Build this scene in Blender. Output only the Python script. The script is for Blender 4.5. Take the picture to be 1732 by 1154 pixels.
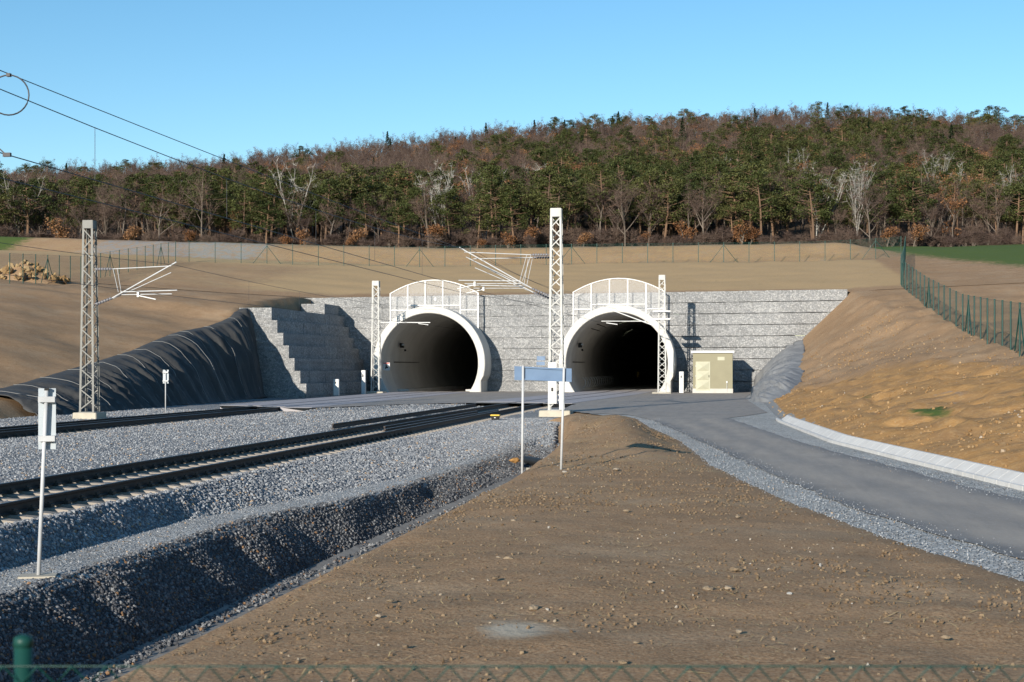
import bpy, bmesh, math, random
import numpy as np
from mathutils import Vector, Matrix, Euler
from mathutils.geometry import tessellate_polygon

scene = bpy.context.scene
COL = scene.collection
for o in list(bpy.data.objects):
    bpy.data.objects.remove(o)
R = math.radians

# ------------------------------------------------------------------ camera
YAW = 8.73
CH = 1.95            # eye height above the rail tops
FPX = 2500.0         # focal length in pixels of the 1732 px wide photograph
cam = bpy.data.cameras.new("camera")
cam.sensor_width = 36.0
cam.lens = 36.0 * FPX / 1732.0
cam.shift_y = 42.0 / 1732.0
cam.clip_start = 0.1
cam.clip_end = 6000.0
cam.dof.use_dof = True
cam.dof.focus_distance = 60.0
cam.dof.aperture_fstop = 8.0
camo = bpy.data.objects.new("camera", cam)
camo.location = (0, 0, CH)
camo.rotation_euler = (R(90), 0, R(YAW))
COL.objects.link(camo)
scene.camera = camo

# ------------------------------------------------------------------ sky, sun, exposure
SUN_AZ, SUN_EL = 16.5, 15.0     # light travels towards +y, turned to +x
world = bpy.data.worlds.new("World")
scene.world = world
world.use_nodes = True
wn = world.node_tree
sky = wn.nodes.new("ShaderNodeTexSky")
sky.sky_type = 'NISHITA'
sky.sun_disc = False
sky.sun_elevation = R(SUN_EL)
sky.sun_rotation = R(180 + SUN_AZ)
sky.altitude = 300
sky.air_density = 1.0
sky.dust_density = 0.0
sky.ozone_density = 2.6
bg = wn.nodes["Background"]
bg.inputs[1].default_value = 0.105
hs = wn.nodes.new("ShaderNodeHueSaturation")
hs.inputs["Hue"].default_value = 0.493
hs.inputs["Saturation"].default_value = 1.18
hs.inputs["Value"].default_value = 1.05
wn.links.new(sky.outputs[0], hs.inputs["Color"])
wn.links.new(hs.outputs[0], bg.inputs[0])
sd = bpy.data.lights.new("sun", 'SUN')
sd.energy = 5.0
sd.angle = R(0.5)
sd.color = (1.0, 0.915, 0.79)
suno = bpy.data.objects.new("sun", sd)
SDIR = Vector((math.sin(R(SUN_AZ)) * math.cos(R(SUN_EL)), math.cos(R(SUN_AZ)) * math.cos(R(SUN_EL)), -math.sin(R(SUN_EL))))
suno.rotation_euler = SDIR.to_track_quat('-Z', 'Y').to_euler()
suno.location = (-20, -60, 60)
COL.objects.link(suno)
scene.view_settings.view_transform = 'Standard'
scene.view_settings.look = 'None'
scene.view_settings.exposure = 0.58
scene.view_settings.gamma = 1.0
scene.view_settings.use_curve_mapping = False
scene.cycles.max_bounces = 5
scene.cycles.diffuse_bounces = 3
scene.cycles.transparent_max_bounces = 12
scene.cycles.caustics_reflective = False
scene.cycles.caustics_refractive = False

# ------------------------------------------------------------------ helpers
cY, sY = math.cos(R(YAW)), math.sin(R(YAW))
def G(px, py, z=0.0):
    """photo pixel on a level plane -> world x, y"""
    Yc = FPX * (CH - z) / (py - 619.0)
    return D(px, Yc)
def D(px, Yc):
    Xc = (px - 866.0) * Yc / FPX
    return (cY * Xc - sY * Yc, sY * Xc + cY * Yc)
def camxy(x, y):
    return cY * x + sY * y, -sY * x + cY * y

def link(o, parent=None):
    COL.objects.link(o)
    if parent is not None:
        o.parent = parent
    return o
def tag(o, label=None, cat=None, group=None, kind=None):
    if label: o["label"] = label
    if cat: o["category"] = cat
    if group: o["group"] = group
    if kind: o["kind"] = kind
    return o
def thing(name, label, cat, loc=(0, 0, 0), rz=0.0, group=None):
    o = bpy.data.objects.new(name, None)
    o.empty_display_size = 0.2
    o.location = loc
    o.rotation_euler = (0, 0, rz)
    link(o)
    return tag(o, label, cat, group)

class MB:
    """collects shapes for one mesh"""
    def __init__(s):
        s.v, s.f = [], []
    def add(s, vs, fs):
        n = len(s.v)
        s.v.extend(vs)
        s.f.extend([tuple(i + n for i in f) for f in fs])
        return s
    def box(s, x0, y0, z0, x1, y1, z1):
        vs = [(x0, y0, z0), (x1, y0, z0), (x1, y1, z0), (x0, y1, z0), (x0, y0, z1), (x1, y0, z1), (x1, y1, z1), (x0, y1, z1)]
        return s.add(vs, [(3, 2, 1, 0), (4, 5, 6, 7), (0, 1, 5, 4), (1, 2, 6, 5), (2, 3, 7, 6), (3, 0, 4, 7)])
    def cbox(s, c, d):
        return s.box(c[0] - d[0] / 2, c[1] - d[1] / 2, c[2] - d[2] / 2, c[0] + d[0] / 2, c[1] + d[1] / 2, c[2] + d[2] / 2)
    def tube(s, pts, radii, n=6, cap=True):
        if not hasattr(radii, '__len__'):
            radii = [radii] * len(pts)
        pts = [Vector(p) for p in pts]
        vs, fs = [], []
        for i, p in enumerate(pts):
            a = pts[max(0, i - 1)]; b = pts[min(len(pts) - 1, i + 1)]
            t = (b - a)
            if t.length < 1e-9: t = Vector((0, 0, 1))
            t.normalize()
            up = Vector((0, 0, 1)) if abs(t.z) < 0.95 else Vector((1, 0, 0))
            u = t.cross(up).normalized(); w = t.cross(u)
            for k in range(n):
                an = 2 * math.pi * k / n + 0.4
                vs.append(tuple(p + (u * math.cos(an) + w * math.sin(an)) * radii[i]))
        for i in range(len(pts) - 1):
            for k in range(n):
                fs.append((i * n + k, i * n + (k + 1) % n, (i + 1) * n + (k + 1) % n, (i + 1) * n + k))
        if cap:
            fs.append(tuple(range(n - 1, -1, -1)))
            fs.append(tuple((len(pts) - 1) * n + k for k in range(n)))
        return s.add(vs, fs)
    def bar(s, p0, p1, w, h, up=(0, 0, 1)):
        """rectangular bar"""
        p0, p1 = Vector(p0), Vector(p1)
        t = (p1 - p0).normalized()
        up = Vector(up)
        if abs(t.dot(up)) > 0.97: up = Vector((0, 1, 0))
        u = t.cross(up).normalized(); q = u.cross(t)
        vs = []
        for p in (p0, p1):
            for a, b in ((-1, -1), (1, -1), (1, 1), (-1, 1)):
                vs.append(tuple(p + u * a * w / 2 + q * b * h / 2))
        return s.add(vs, [(3, 2, 1, 0), (4, 5, 6, 7), (0, 1, 5, 4), (1, 2, 6, 5), (2, 3, 7, 6), (3, 0, 4, 7)])
    def mesh(s, name, mat, smooth=False):
        me = bpy.data.meshes.new(name)
        me.from_pydata(s.v, [], s.f)
        if mat is not None:
            me.materials.append(mat)
        if smooth:
            me.polygons.foreach_set("use_smooth", [True] * len(me.polygons))
        me.update()
        return me
    def build(s, name, mat, parent=None, smooth=False, bevel=0):
        o = bpy.data.objects.new(name, s.mesh(name, mat, smooth))
        link(o, parent)
        if bevel:
            m = o.modifiers.new("bevel", 'BEVEL'); m.width = bevel; m.segments = 1; m.limit_method = 'ANGLE'
        return o
def inst(name, me, parent=None, loc=(0, 0, 0), rot=(0, 0, 0), sc=(1, 1, 1)):
    o = bpy.data.objects.new(name, me)
    o.location = loc; o.rotation_euler = rot; o.scale = sc
    return link(o, parent)

_TAB = {}
def lattice_noise(x, y, seed=0):
    """value noise on arrays"""
    T = _TAB.get(seed)
    if T is None:
        T = _TAB[seed] = np.random.RandomState(seed).rand(256, 256)
    xi = np.floor(x).astype(int); yi = np.floor(y).astype(int)
    fx = x - xi; fy = y - yi
    fx = fx * fx * (3 - 2 * fx); fy = fy * fy * (3 - 2 * fy)
    a = T[xi & 255, yi & 255]; b = T[(xi + 1) & 255, yi & 255]
    c = T[xi & 255, (yi + 1) & 255]; d = T[(xi + 1) & 255, (yi + 1) & 255]
    return (a * (1 - fx) + b * fx) * (1 - fy) + (c * (1 - fx) + d * fx) * fy - 0.5
def fbm(x, y, seed=0, oct=4):
    r = 0; a = 1.0
    for k in range(oct):
        r = r + a * lattice_noise(x * 2 ** k + 17.3 * k, y * 2 ** k + 5.1 * k, seed + k); a *= 0.5
    return r
def sstep(a, b, x):
    t = np.clip((x - a) / (b - a), 0, 1)
    return t * t * (3 - 2 * t)

# ------------------------------------------------------------------ materials
class NT:
    def __init__(s, name):
        s.m = bpy.data.materials.new(name); s.m.use_nodes = True
        s.t = s.m.node_tree; s.b = s.t.nodes["Principled BSDF"]
        s.b.inputs["Specular IOR Level"].default_value = 0.25
        s._co = None
    def n(s, ty, **kw):
        nd = s.t.nodes.new(ty)
        for k, v in kw.items():
            if k.startswith('i_'):
                key = k[2:]
                key = int(key) if key.isdigit() else key
                s.set(nd.inputs[key], v)
            else:
                setattr(nd, k, v)
        return nd
    def set(s, sock, v):
        if isinstance(v, bpy.types.NodeSocket): s.t.links.new(v, sock)
        else: sock.default_value = v
    def co(s):
        if s._co is None: s._co = s.n("ShaderNodeTexCoord").outputs["Object"]
        return s._co
    def gco(s):
        return s.n("ShaderNodeNewGeometry").outputs["Position"]
    def noise(s, scale, detail=4, rough=0.55, co=None, out=0, dist=0.0):
        nd = s.n("ShaderNodeTexNoise", i_Scale=scale, i_Detail=detail, i_Roughness=rough, i_Distortion=dist)
        s.t.links.new(co if co is not None else s.co(), nd.inputs["Vector"])
        return nd.outputs[out]
    def ramp(s, fac, stops):
        nd = s.n("ShaderNodeValToRGB")
        s.t.links.new(fac, nd.inputs[0])
        e = nd.color_ramp.elements
        while len(e) < len(stops): e.new(0.5)
        for k, (p, c) in enumerate(stops):
            e[k].position = p
            e[k].color = (c, c, c, 1) if not hasattr(c, '__len__') else (*c, 1)
        return nd.outputs[0]
    def mix(s, fac, a, b, mode='MIX'):
        nd = s.n("ShaderNodeMix", data_type='RGBA', blend_type=mode)
        for sock, v in ((nd.inputs[0], fac), (nd.inputs[6], a), (nd.inputs[7], b)):
            if not isinstance(v, bpy.types.NodeSocket) and hasattr(v, '__len__') and len(v) == 3: v = (*v, 1)
            s.set(sock, v)
        return nd.outputs[2]
    def math(s, op, a, b=0.0, clamp=False):
        nd = s.n("ShaderNodeMath", operation=op, use_clamp=clamp)
        s.set(nd.inputs[0], a); s.set(nd.inputs[1], b)
        return nd.outputs[0]
    def attr(s, name, out="Fac"):
        return s.n("ShaderNodeAttribute", attribute_name=name).outputs[out]
    def bump(s, h, strength=0.5, dist=0.02):
        nd = s.n("ShaderNodeBump", i_Strength=strength, i_Distance=dist)
        s.t.links.new(h, nd.inputs["Height"])
        s.t.links.new(nd.outputs[0], s.b.inputs["Normal"])
    def color(s, v):
        if not isinstance(v, bpy.types.NodeSocket) and len(v) == 3: v = (*v, 1)
        s.set(s.b.inputs["Base Color"], v)
    def rough(s, v): s.set(s.b.inputs["Roughness"], v)

def simple(name, c1, c2=None, scale=3.0, rough=0.6, bump=0.0, bscale=40.0, metal=0.0, bdist=0.01, detail=5):
    t = NT(name)
    if c2 is None: c2 = tuple(x * 0.75 for x in c1)
    t.color(t.mix(t.ramp(t.noise(scale, detail), [(0.3, 0.0), (0.7, 1.0)]), c1, c2))
    t.rough(rough)
    t.b.inputs["Metallic"].default_value = metal
    if bump: t.bump(t.noise(bscale, 4), bump, bdist)
    return t.m

def stone_mat(name, c_lo, c_hi, scale, gap=0.35, warm=0.0, bump=0.8, bdist=0.05, random=True, tint=(0.33, 0.24, 0.15)):
    """packed broken stone: cells of different greys, dark gaps, real relief"""
    t = NT(name)
    co = t.gco()
    v = t.n("ShaderNodeTexVoronoi", i_Scale=scale); t.t.links.new(co, v.inputs["Vector"])
    e = t.n("ShaderNodeTexVoronoi", feature='DISTANCE_TO_EDGE', i_Scale=scale); t.t.links.new(co, e.inputs["Vector"])
    sep = t.n("ShaderNodeSeparateColor"); t.t.links.new(v.outputs["Color"], sep.inputs[0])
    c = t.mix(sep.outputs[0], c_lo, c_hi)
    if warm:
        c = t.mix(t.math('MULTIPLY', t.math('GREATER_THAN', sep.outputs[1], 1.0 - warm), 0.7), c, tint)
    edge = t.ramp(e.outputs["Distance"], [(0.0, 0.0), (0.16, 1.0)])
    big = t.ramp(t.noise(0.35, 3, co=co), [(0.3, 0.82), (0.7, 1.1)])
    c = t.mix(1.0, c, big, 'MULTIPLY')
    c = t.mix(t.math('MULTIPLY', t.math('SUBTRACT', 1.0, edge), gap), c, (0.03, 0.03, 0.035))
    t.color(c); t.rough(0.85)
    hgt = t.math('ADD', t.math('MULTIPLY', edge, 0.7), t.math('MULTIPLY', sep.outputs[2], 0.6))
    t.bump(hgt, bump, bdist)
    return t.m

M = {}
M['concrete'] = simple('pale_concrete', (0.50, 0.48, 0.44), (0.40, 0.385, 0.35), 0.8, 0.8, 0.25, 25)
t = NT('portal_concrete')
mp = t.n("ShaderNodeMapping"); mp.inputs["Scale"].default_value = (2.2, 2.2, .35); t.t.links.new(t.co(), mp.inputs["Vector"])
c = t.mix(t.ramp(t.noise(.5, 5), [(.3, 0.), (.7, 1.)]), (.60, .585, .55), (.50, .485, .455))
c = t.mix(t.math('MULTIPLY', t.ramp(t.noise(1.0, 5, .65, co=mp.outputs[0]), [(.5, 0.), (.75, 1.)]), .5), c, (.33, .32, .30))
t.color(c); t.rough(.85); t.bump(t.noise(14, 4), .25, .02)
M['portal'] = t.m
M['plinth'] = simple('plinth_concrete', (0.46, 0.42, 0.34), (0.36, 0.33, 0.27), 2.0, 0.85, 0.3, 30)
M['slab'] = simple('gutter_concrete', (0.26, 0.25, 0.23), (0.15, 0.14, 0.13), 3.0, 0.85, 0.3, 30)
M['channel'] = simple('channel_concrete', (0.62, 0.61, 0.59), (0.52, 0.51, 0.49), 2.0, 0.85, 0.3, 30)
M['panel'] = simple('crossing_panel_concrete', (0.36, 0.345, 0.36), (0.28, 0.27, 0.285), 0.7, 0.75, 0.2, 30)
M['lining'] = simple('tunnel_lining_concrete', (0.52, 0.51, 0.49), (0.40, 0.39, 0.375), 0.4, 0.8, 0.2, 6)
M['steel'] = simple('galvanised_steel', (0.48, 0.49, 0.50), (0.38, 0.39, 0.40), 4, 0.5, 0, metal=0.0)
M['mast_grey'] = simple('grey_mast_paint', (0.21, 0.21, 0.195), (0.16, 0.16, 0.15), 3, 0.55)
M['mast_white'] = simple('pale_mast_paint', (0.47, 0.47, 0.455), (0.37, 0.37, 0.355), 3, 0.5)
M['white'] = simple('white_paint', (0.64, 0.64, 0.63), (0.56, 0.56, 0.55), 2, 0.45)
M['sign_back'] = simple('grey_sign_back', (0.42, 0.46, 0.49), (0.36, 0.40, 0.43), 3, 0.4)
M['sign_blue'] = simple('blue_grey_sign_back', (0.13, 0.20, 0.31), (0.11, 0.17, 0.27), 5, 0.4)
M['rail'] = simple('rusty_rail_side', (0.030, 0.026, 0.026), (0.045, 0.032, 0.026), 6, 0.6, 0.1)
M['rail_top'] = simple('worn_rail_head', (0.12, 0.12, 0.13), (0.09, 0.09, 0.095), 8, 0.35, metal=0.6)
M['sleeper'] = simple('sleeper_concrete', (0.30, 0.265, 0.225), (0.21, 0.185, 0.16), 3, 0.85, 0.3, 40)
M['clip'] = simple('rail_clip_steel', (0.05, 0.045, 0.04), None, 5, 0.6)
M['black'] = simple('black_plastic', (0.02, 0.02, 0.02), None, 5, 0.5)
M['yellow'] = simple('yellow_lid', (0.75, 0.48, 0.06), (0.65, 0.40, 0.05), 6, 0.5)
M['cabin'] = simple('olive_plaster', (0.25, 0.232, 0.158), (0.23, 0.212, 0.145), 1.5, 0.85, 0.3, 80, bdist=0.004)
M['cabin_door'] = simple('pale_green_door', (0.40, 0.39, 0.29), (0.37, 0.36, 0.27), 2, 0.4)
M['fence_green'] = simple('green_fence_paint', (0.008, 0.055, 0.045), (0.007, 0.042, 0.035), 5, 0.45)
M['wire'] = simple('catenary_wire', (0.05, 0.05, 0.055), (0.035, 0.035, 0.04), 5, 0.5)
M['insul'] = simple('insulator', (0.16, 0.16, 0.18), None, 5, 0.4)
M['red'] = simple('red_sign_paint', (0.55, 0.05, 0.04), None, 5, 0.5)
M['orange'] = simple('orange_clay_lump', (0.42, 0.23, 0.08), (0.34, 0.18, 0.06), 8, 0.9, 0.5, 30)
M['gabion'] = stone_mat('gabion_stone', (0.25, 0.255, 0.26), (0.42, 0.42, 0.415), 9.0, 0.45, 0.0, 0.8, 0.045)
M['gabion_wire'] = simple('gabion_wire', (0.30, 0.31, 0.32), None, 5, 0.5)
M['ballast'] = stone_mat('ballast_stone', (0.21, 0.22, 0.23), (0.44, 0.45, 0.46), 11.0, 0.45, 0.03, 1.0, 0.05)
M['gravel'] = stone_mat('fine_gravel', (0.32, 0.325, 0.315), (0.60, 0.60, 0.58), 16.0, 0.45, 0.03, 0.9, 0.03)
t = NT('loose_ballast_stone')
ri = t.n("ShaderNodeObjectInfo").outputs["Random"]
t.color(t.mix(t.math('GREATER_THAN', ri, 0.965), t.ramp(ri, [(0.0, (0.11, 0.12, 0.14)), (0.5, (0.20, 0.212, 0.228)), (0.95, (0.35, 0.362, 0.375))]), (0.36, 0.26, 0.17)))
t.rough(0.85); t.bump(t.noise(6, 4), 0.3, 0.05)
M['stone'] = t.m
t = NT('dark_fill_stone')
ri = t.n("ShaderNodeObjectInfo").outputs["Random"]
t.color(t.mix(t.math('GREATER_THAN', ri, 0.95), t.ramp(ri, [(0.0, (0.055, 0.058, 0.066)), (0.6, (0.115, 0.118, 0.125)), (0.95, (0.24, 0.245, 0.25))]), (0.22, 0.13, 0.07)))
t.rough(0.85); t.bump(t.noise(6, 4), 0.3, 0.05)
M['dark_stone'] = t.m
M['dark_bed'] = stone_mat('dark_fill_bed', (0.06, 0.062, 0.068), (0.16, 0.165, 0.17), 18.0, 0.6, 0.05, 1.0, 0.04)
t = NT('loose_field_stone')
ri = t.n("ShaderNodeObjectInfo").outputs["Random"]
t.color(t.ramp(ri, [(0.0, (0.17, 0.125, 0.08)), (0.5, (0.23, 0.18, 0.125)), (0.85, (0.30, 0.25, 0.19)), (1.0, (0.36, 0.36, 0.35))]))
t.rough(0.9); t.bump(t.noise(8, 4), 0.3, 0.05)
M['field_stone'] = t.m
t = NT('earth_clod')
ri = t.n("ShaderNodeObjectInfo").outputs["Random"]
t.color(t.ramp(ri, [(0.0, (0.13, 0.086, 0.05)), (0.7, (0.20, 0.138, 0.084)), (1.0, (0.28, 0.205, 0.13))]))
t.rough(0.95); t.bump(t.noise(6, 4), 0.5, 0.1)
M['clod'] = t.m
t = NT('clay_clod')
ri = t.n("ShaderNodeObjectInfo").outputs["Random"]
t.color(t.ramp(ri, [(0.0, (0.18, 0.11, 0.05)), (0.6, (0.30, 0.18, 0.08)), (0.96, (0.38, 0.26, 0.14)), (1.0, (0.36, 0.34, 0.31))]))
t.rough(0.95); t.bump(t.noise(6, 4), 0.5, 0.1)
M['clay_clod'] = t.m
M['straw'] = simple('dry_straw', (0.42, 0.32, 0.17), (0.30, 0.22, 0.11), 20, 0.8)
t = NT('excavated_rock')
ri = t.n("ShaderNodeObjectInfo").outputs["Random"]
t.color(t.ramp(ri, [(0.0, (0.17, 0.105, 0.05)), (0.5, (0.26, 0.17, 0.08)), (1.0, (0.34, 0.25, 0.14))]))
t.rough(0.9); t.bump(t.noise(5, 5), 0.6, 0.1)
M['rock'] = t.m

# asphalt: dusty wheel bands follow the lateral position stored on the mesh
t = NT('asphalt')
g = t.gco()
lat = t.attr("lat")
latn = t.math('ADD', lat, t.math('MULTIPLY', t.math('SUBTRACT', t.noise(0.25, 4, co=g), 0.5), 0.16))
band = t.ramp(latn, [(0.03, 0.0), (0.16, 0.45), (0.30, 0.60), (0.48, 0.34), (0.66, 0.62), (0.84, 0.45), (0.97, 0.05)])
st = t.n("ShaderNodeMapping"); st.inputs["Scale"].default_value = (2.6, 0.35, 1); st.inputs["Rotation"].default_value = (0, 0, R(-8))
t.t.links.new(g, st.inputs["Vector"])
streak = t.ramp(t.noise(1.1, 5, 0.65, co=st.outputs[0]), [(0.32, 0.5), (0.66, 1.0)])
dust = t.math('MULTIPLY', band, streak)
base = t.mix(t.ramp(t.noise(0.5, 4, co=g), [(0.3, 0.0), (0.7, 1.0)]), (0.140, 0.136, 0.134), (0.205, 0.198, 0.192))
c = t.mix(dust, base, (0.50, 0.42, 0.335))
spk = t.ramp(t.noise(22, 3, 0.75, co=g), [(0.56, 0.0), (0.68, 1.0)])
c = t.mix(t.math('MULTIPLY', spk, 0.42), c, (0.42, 0.41, 0.40))
t.color(c); t.rough(0.8); t.bump(t.noise(60, 3, co=g), 0.35, 0.01)
M['asphalt'] = t.m

# bare earth with zones stored on the mesh (clay, straw grass, green, gravelly, dry pale crust)
t = NT('earth')
g = t.gco()
n1 = t.noise(0.22, 5, 0.6, co=g); n2 = t.noise(1.7, 6, 0.65, co=g); n3 = t.noise(9.0, 5, 0.7, co=g)
c = t.mix(t.ramp(n1, [(0.3, 0.0), (0.7, 1.0)]), (0.285, 0.178, 0.10), (0.375, 0.242, 0.142))
c = t.mix(t.math('MULTIPLY', t.ramp(n2, [(0.35, 0.0), (0.7, 1.0)]), 0.5), c, (0.20, 0.124, 0.068))
c = t.mix(t.math('MULTIPLY', t.ramp(t.noise(0.45, 5, 0.7, co=g), [(0.50, 0.0), (0.66, 1.0)]), 0.5), c, (0.36, 0.265, 0.175))
c = t.mix(t.math('MULTIPLY', t.ramp(n3, [(0.55, 0.0), (0.75, 1.0)]), 0.35), c, (0.42, 0.32, 0.20))
def zone(c, att, col, lo, hi, nz, strength=1.0):
    a = t.math('ADD', t.attr(att), t.math('MULTIPLY', t.math('SUBTRACT', nz, 0.5), 0.9))
    return t.mix(t.math('MULTIPLY', t.ramp(a, [(lo, 0.0), (hi, 1.0)]), strength), c, col)
clay = t.mix(t.ramp(n2, [(0.35, 0.0), (0.65, 1.0)]), (0.46, 0.26, 0.10), (0.34, 0.185, 0.07))
clay = t.mix(t.math('MULTIPLY', t.ramp(t.noise(0.6, 6, 0.7, co=g), [(0.42, 0.0), (0.62, 1.0)]), 0.75), clay, (0.25, 0.155, 0.082))
clay = t.mix(t.math('MULTIPLY', t.ramp(n3, [(0.5, 0.0), (0.72, 1.0)]), 0.5), clay, (0.54, 0.38, 0.20))
fine = t.noise(38, 3, 0.7, co=g)
c = t.mix(t.math('MULTIPLY', t.ramp(fine, [(0.52, 0.0), (0.66, 1.0)]), 0.5), c, (0.47, 0.37, 0.24))
c = t.mix(t.math('MULTIPLY', t.ramp(fine, [(0.36, 1.0), (0.48, 0.0)]), 0.6), c, (0.10, 0.066, 0.038))
c = zone(c, "z_clay", clay, 0.35, 0.65, n2)
straw = t.mix(t.ramp(n3, [(0.3, 0.0), (0.7, 1.0)]), (0.34, 0.235, 0.125), (0.46, 0.325, 0.18))
c = zone(c, "z_straw", straw, 0.35, 0.7, n2)
green = t.mix(n3, (0.055, 0.095, 0.022), (0.095, 0.125, 0.035))
c = zone(c, "z_green", green, 0.45, 0.75, n2)
pale = t.mix(n3, (0.50, 0.44, 0.35), (0.36, 0.30, 0.22))
c = zone(c, "z_pale", pale, 0.45, 0.75, n2)
grav = t.mix(n3, (0.17, 0.17, 0.17), (0.32, 0.32, 0.31))
c = zone(c, "z_grav", grav, 0.4, 0.65, n2)
litter = t.mix(n2, (0.075, 0.052, 0.036), (0.12, 0.085, 0.06))
c = zone(c, "z_wood", litter, 0.4, 0.6, n1)
t.color(c); t.rough(0.95)
t.b.inputs["Specular IOR Level"].default_value = 0.1
hh = t.math('ADD', t.math('MULTIPLY', n2, 0.5), t.math('ADD', t.math('MULTIPLY', n3, 0.35), t.math('MULTIPLY', t.noise(30, 3, co=g), 0.15)))
t.bump(hh, 0.6, 0.06)
M['earth'] = t.m

# fabric
def fabric(name, c1, c2):
    t = NT(name); g = t.gco()
    t.color(t.mix(t.ramp(t.noise(0.9, 5, co=g), [(0.3, 0.0), (0.7, 1.0)]), c1, c2))
    t.rough(0.75); t.bump(t.noise(3.0, 5, co=g), 0.5, 0.05)
    return t.m
M['geo_dark'] = fabric('dark_geotextile', (0.045, 0.046, 0.048), (0.065, 0.064, 0.062))
M['geo_grey'] = fabric('grey_geotextile', (0.17, 0.175, 0.185), (0.24, 0.245, 0.25))
M['strap'] = simple('pale_strap', (0.26, 0.26, 0.255), None, 5, 0.6)

# woven fence wire: fine pattern of real wires seen as an alpha pattern
def mesh_mat(name, col, pitch, wire):
    t = NT(name)
    uv = t.n("ShaderNodeUVMap").outputs[0]
    s = t.n("ShaderNodeSeparateXYZ"); t.t.links.new(uv, s.inputs[0])
    a = t.math('FRACT', t.math('DIVIDE', s.outputs[0], pitch)); b = t.math('FRACT', t.math('DIVIDE', s.outputs[1], pitch))
    on = t.math('MAXIMUM', t.math('LESS_THAN', a, wire / pitch), t.math('LESS_THAN', b, wire / pitch))
    t.color(col); t.rough(0.5)
    t.t.links.new(on, t.b.inputs["Alpha"])
    return t.m
M['fence_mesh'] = mesh_mat('green_wire_mesh', (0.012, 0.065, 0.06), 0.05, 0.008)
M['fence_fine'] = mesh_mat('thin_green_mesh', (0.02, 0.10, 0.08), 0.05, 0.0022)
M['portal_mesh'] = mesh_mat('white_wire_mesh', (0.70, 0.70, 0.70), 0.05, 0.0065)

# trees
def leafmat(name, stops, rough=0.7):
    t = NT(name)
    r1 = t.n("ShaderNodeObjectInfo").outputs["Random"]
    g = t.co()
    n = t.math('ADD', t.math('MULTIPLY', r1, 0.55), t.math('MULTIPLY', t.noise(0.55, 3, co=g), 0.45))
    t.color(t.ramp(n, stops)); t.rough(rough)
    t.b.inputs["Specular IOR Level"].default_value = 0.15
    return t.m
M['needle'] = leafmat('pine_needles', [(0.15, (0.050, 0.064, 0.022)), (0.5, (0.078, 0.092, 0.030)), (0.85, (0.125, 0.126, 0.046))])
M['spruce'] = leafmat('spruce_needles', [(0.2, (0.018, 0.034, 0.016)), (0.8, (0.035, 0.055, 0.022))])
M['rust'] = leafmat('withered_leaves', [(0.15, (0.17, 0.076, 0.034)), (0.5, (0.22, 0.108, 0.050)), (0.85, (0.28, 0.155, 0.078))])
M['twig'] = leafmat('bare_twigs', [(0.15, (0.062, 0.042, 0.036)), (0.5, (0.088, 0.061, 0.050)), (0.85, (0.125, 0.088, 0.068))])
M['bark_pine'] = leafmat('pine_bark', [(0.2, (0.085, 0.058, 0.042)), (0.8, (0.18, 0.11, 0.068))])
M['bark'] = leafmat('grey_bark', [(0.2, (0.10, 0.08, 0.065)), (0.8, (0.17, 0.14, 0.115))])
M['birch'] = leafmat('birch_bark', [(0.2, (0.24, 0.225, 0.205)), (0.8, (0.40, 0.385, 0.355))])

# ------------------------------------------------------------------ terrain
WALL_Y = 112.8
def itp(y, pts):
    a = np.array(pts)
    return np.interp(y, a[:, 0], a[:, 1])
xL = lambda y: itp(y, [(0, -29.2), (60, -29.4), (80, -30.2), (91, -30.9), (94, -31.4), (95.5, -31.8), (113, -32.4)])
CW = lambda y: itp(y, [(0, 3.2), (86, 3.2), (92, 1.9), (95, 1.1), (113, 1.1)])
BH = lambda y: itp(y, [(0, 0.2), (50, 0.3), (60, 0.75), (66, 1.35), (77, 2.7), (84, 3.75), (89, 4.3), (92, 4.9), (94, 5.6), (98, 6.2), (108, 7.1), (113, 7.32)])
PL = lambda y: itp(y, [(0, 2.5), (40, 4.2), (70, 5.6), (97, 7.7), (113, 8.5)])
xR = lambda y: itp(y, [(0, 8.6), (8, 7.6), (15, 6.3), (25, 4.75), (32, 3.7), (39, 2.7), (53, 1.75), (60, 1.6), (80, 1.5), (90, 1.15), (114, 1.5)])
xC = lambda y: itp(y, [(0, 13), (85, 12), (100, 9.6), (114, 8.2)])
CZ = lambda y: itp(y, [(0, 1.3), (20, 1.6), (62, 2.6), (83, 3.8), (100, 5.7), (114, 7.6)])
# cutting edge on the track side: ballast shoulder, ledge, slope, gutter, field edge   (y, x, z)
ED = [(-20, -9.8, -.2), (40, -9.7, -.2), (48, -9.5, -.2), (56, -9.4, -.2), (70, -9.4, -.2)]
TT = [(-20, -9.3, -.66), (24, -9.3, -.66), (27, -8.75, -.66), (33, -7.85, -.66), (43, -7.1, -.6), (50, -7.0, -.4), (57, -7.6, -.25), (70, -7.6, -.22)]
LL = [(-20, -8.3, -.67), (25, -8.25, -.67), (28, -7.55, -.67), (32, -7.2, -.67), (38, -6.95, -.66), (43, -6.8, -.62), (50, -6.8, -.42), (57, -7.3, -.26), (70, -7.3, -.23)]
G1 = [(-20, -7.3, -1.58), (24, -7.25, -1.56), (30, -6.7, -1.33), (35, -6.0, -1.05), (40, -5.5, -.88), (45, -5.6, -.6), (50, -6.2, -.42), (57, -7.0, -.27), (70, -7.0, -.24)]
G2 = [(-20, -6.35, -1.62), (24, -6.3, -1.6), (30, -5.8, -1.36), (35, -5.2, -1.1), (40, -5.0, -.8), (45, -5.2, -.5), (50, -6.0, -.36), (57, -6.9, -.22), (70, -6.9, -.2)]
FF = [(-20, -3.85, .0), (25, -3.85, .0), (28, -3.88, .04), (33, -4.0, .12), (40, -4.45, .12), (45, -4.9, .10), (50, -5.7, .06), (57, -6.7, .0), (70, -6.7, -.1)]
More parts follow.
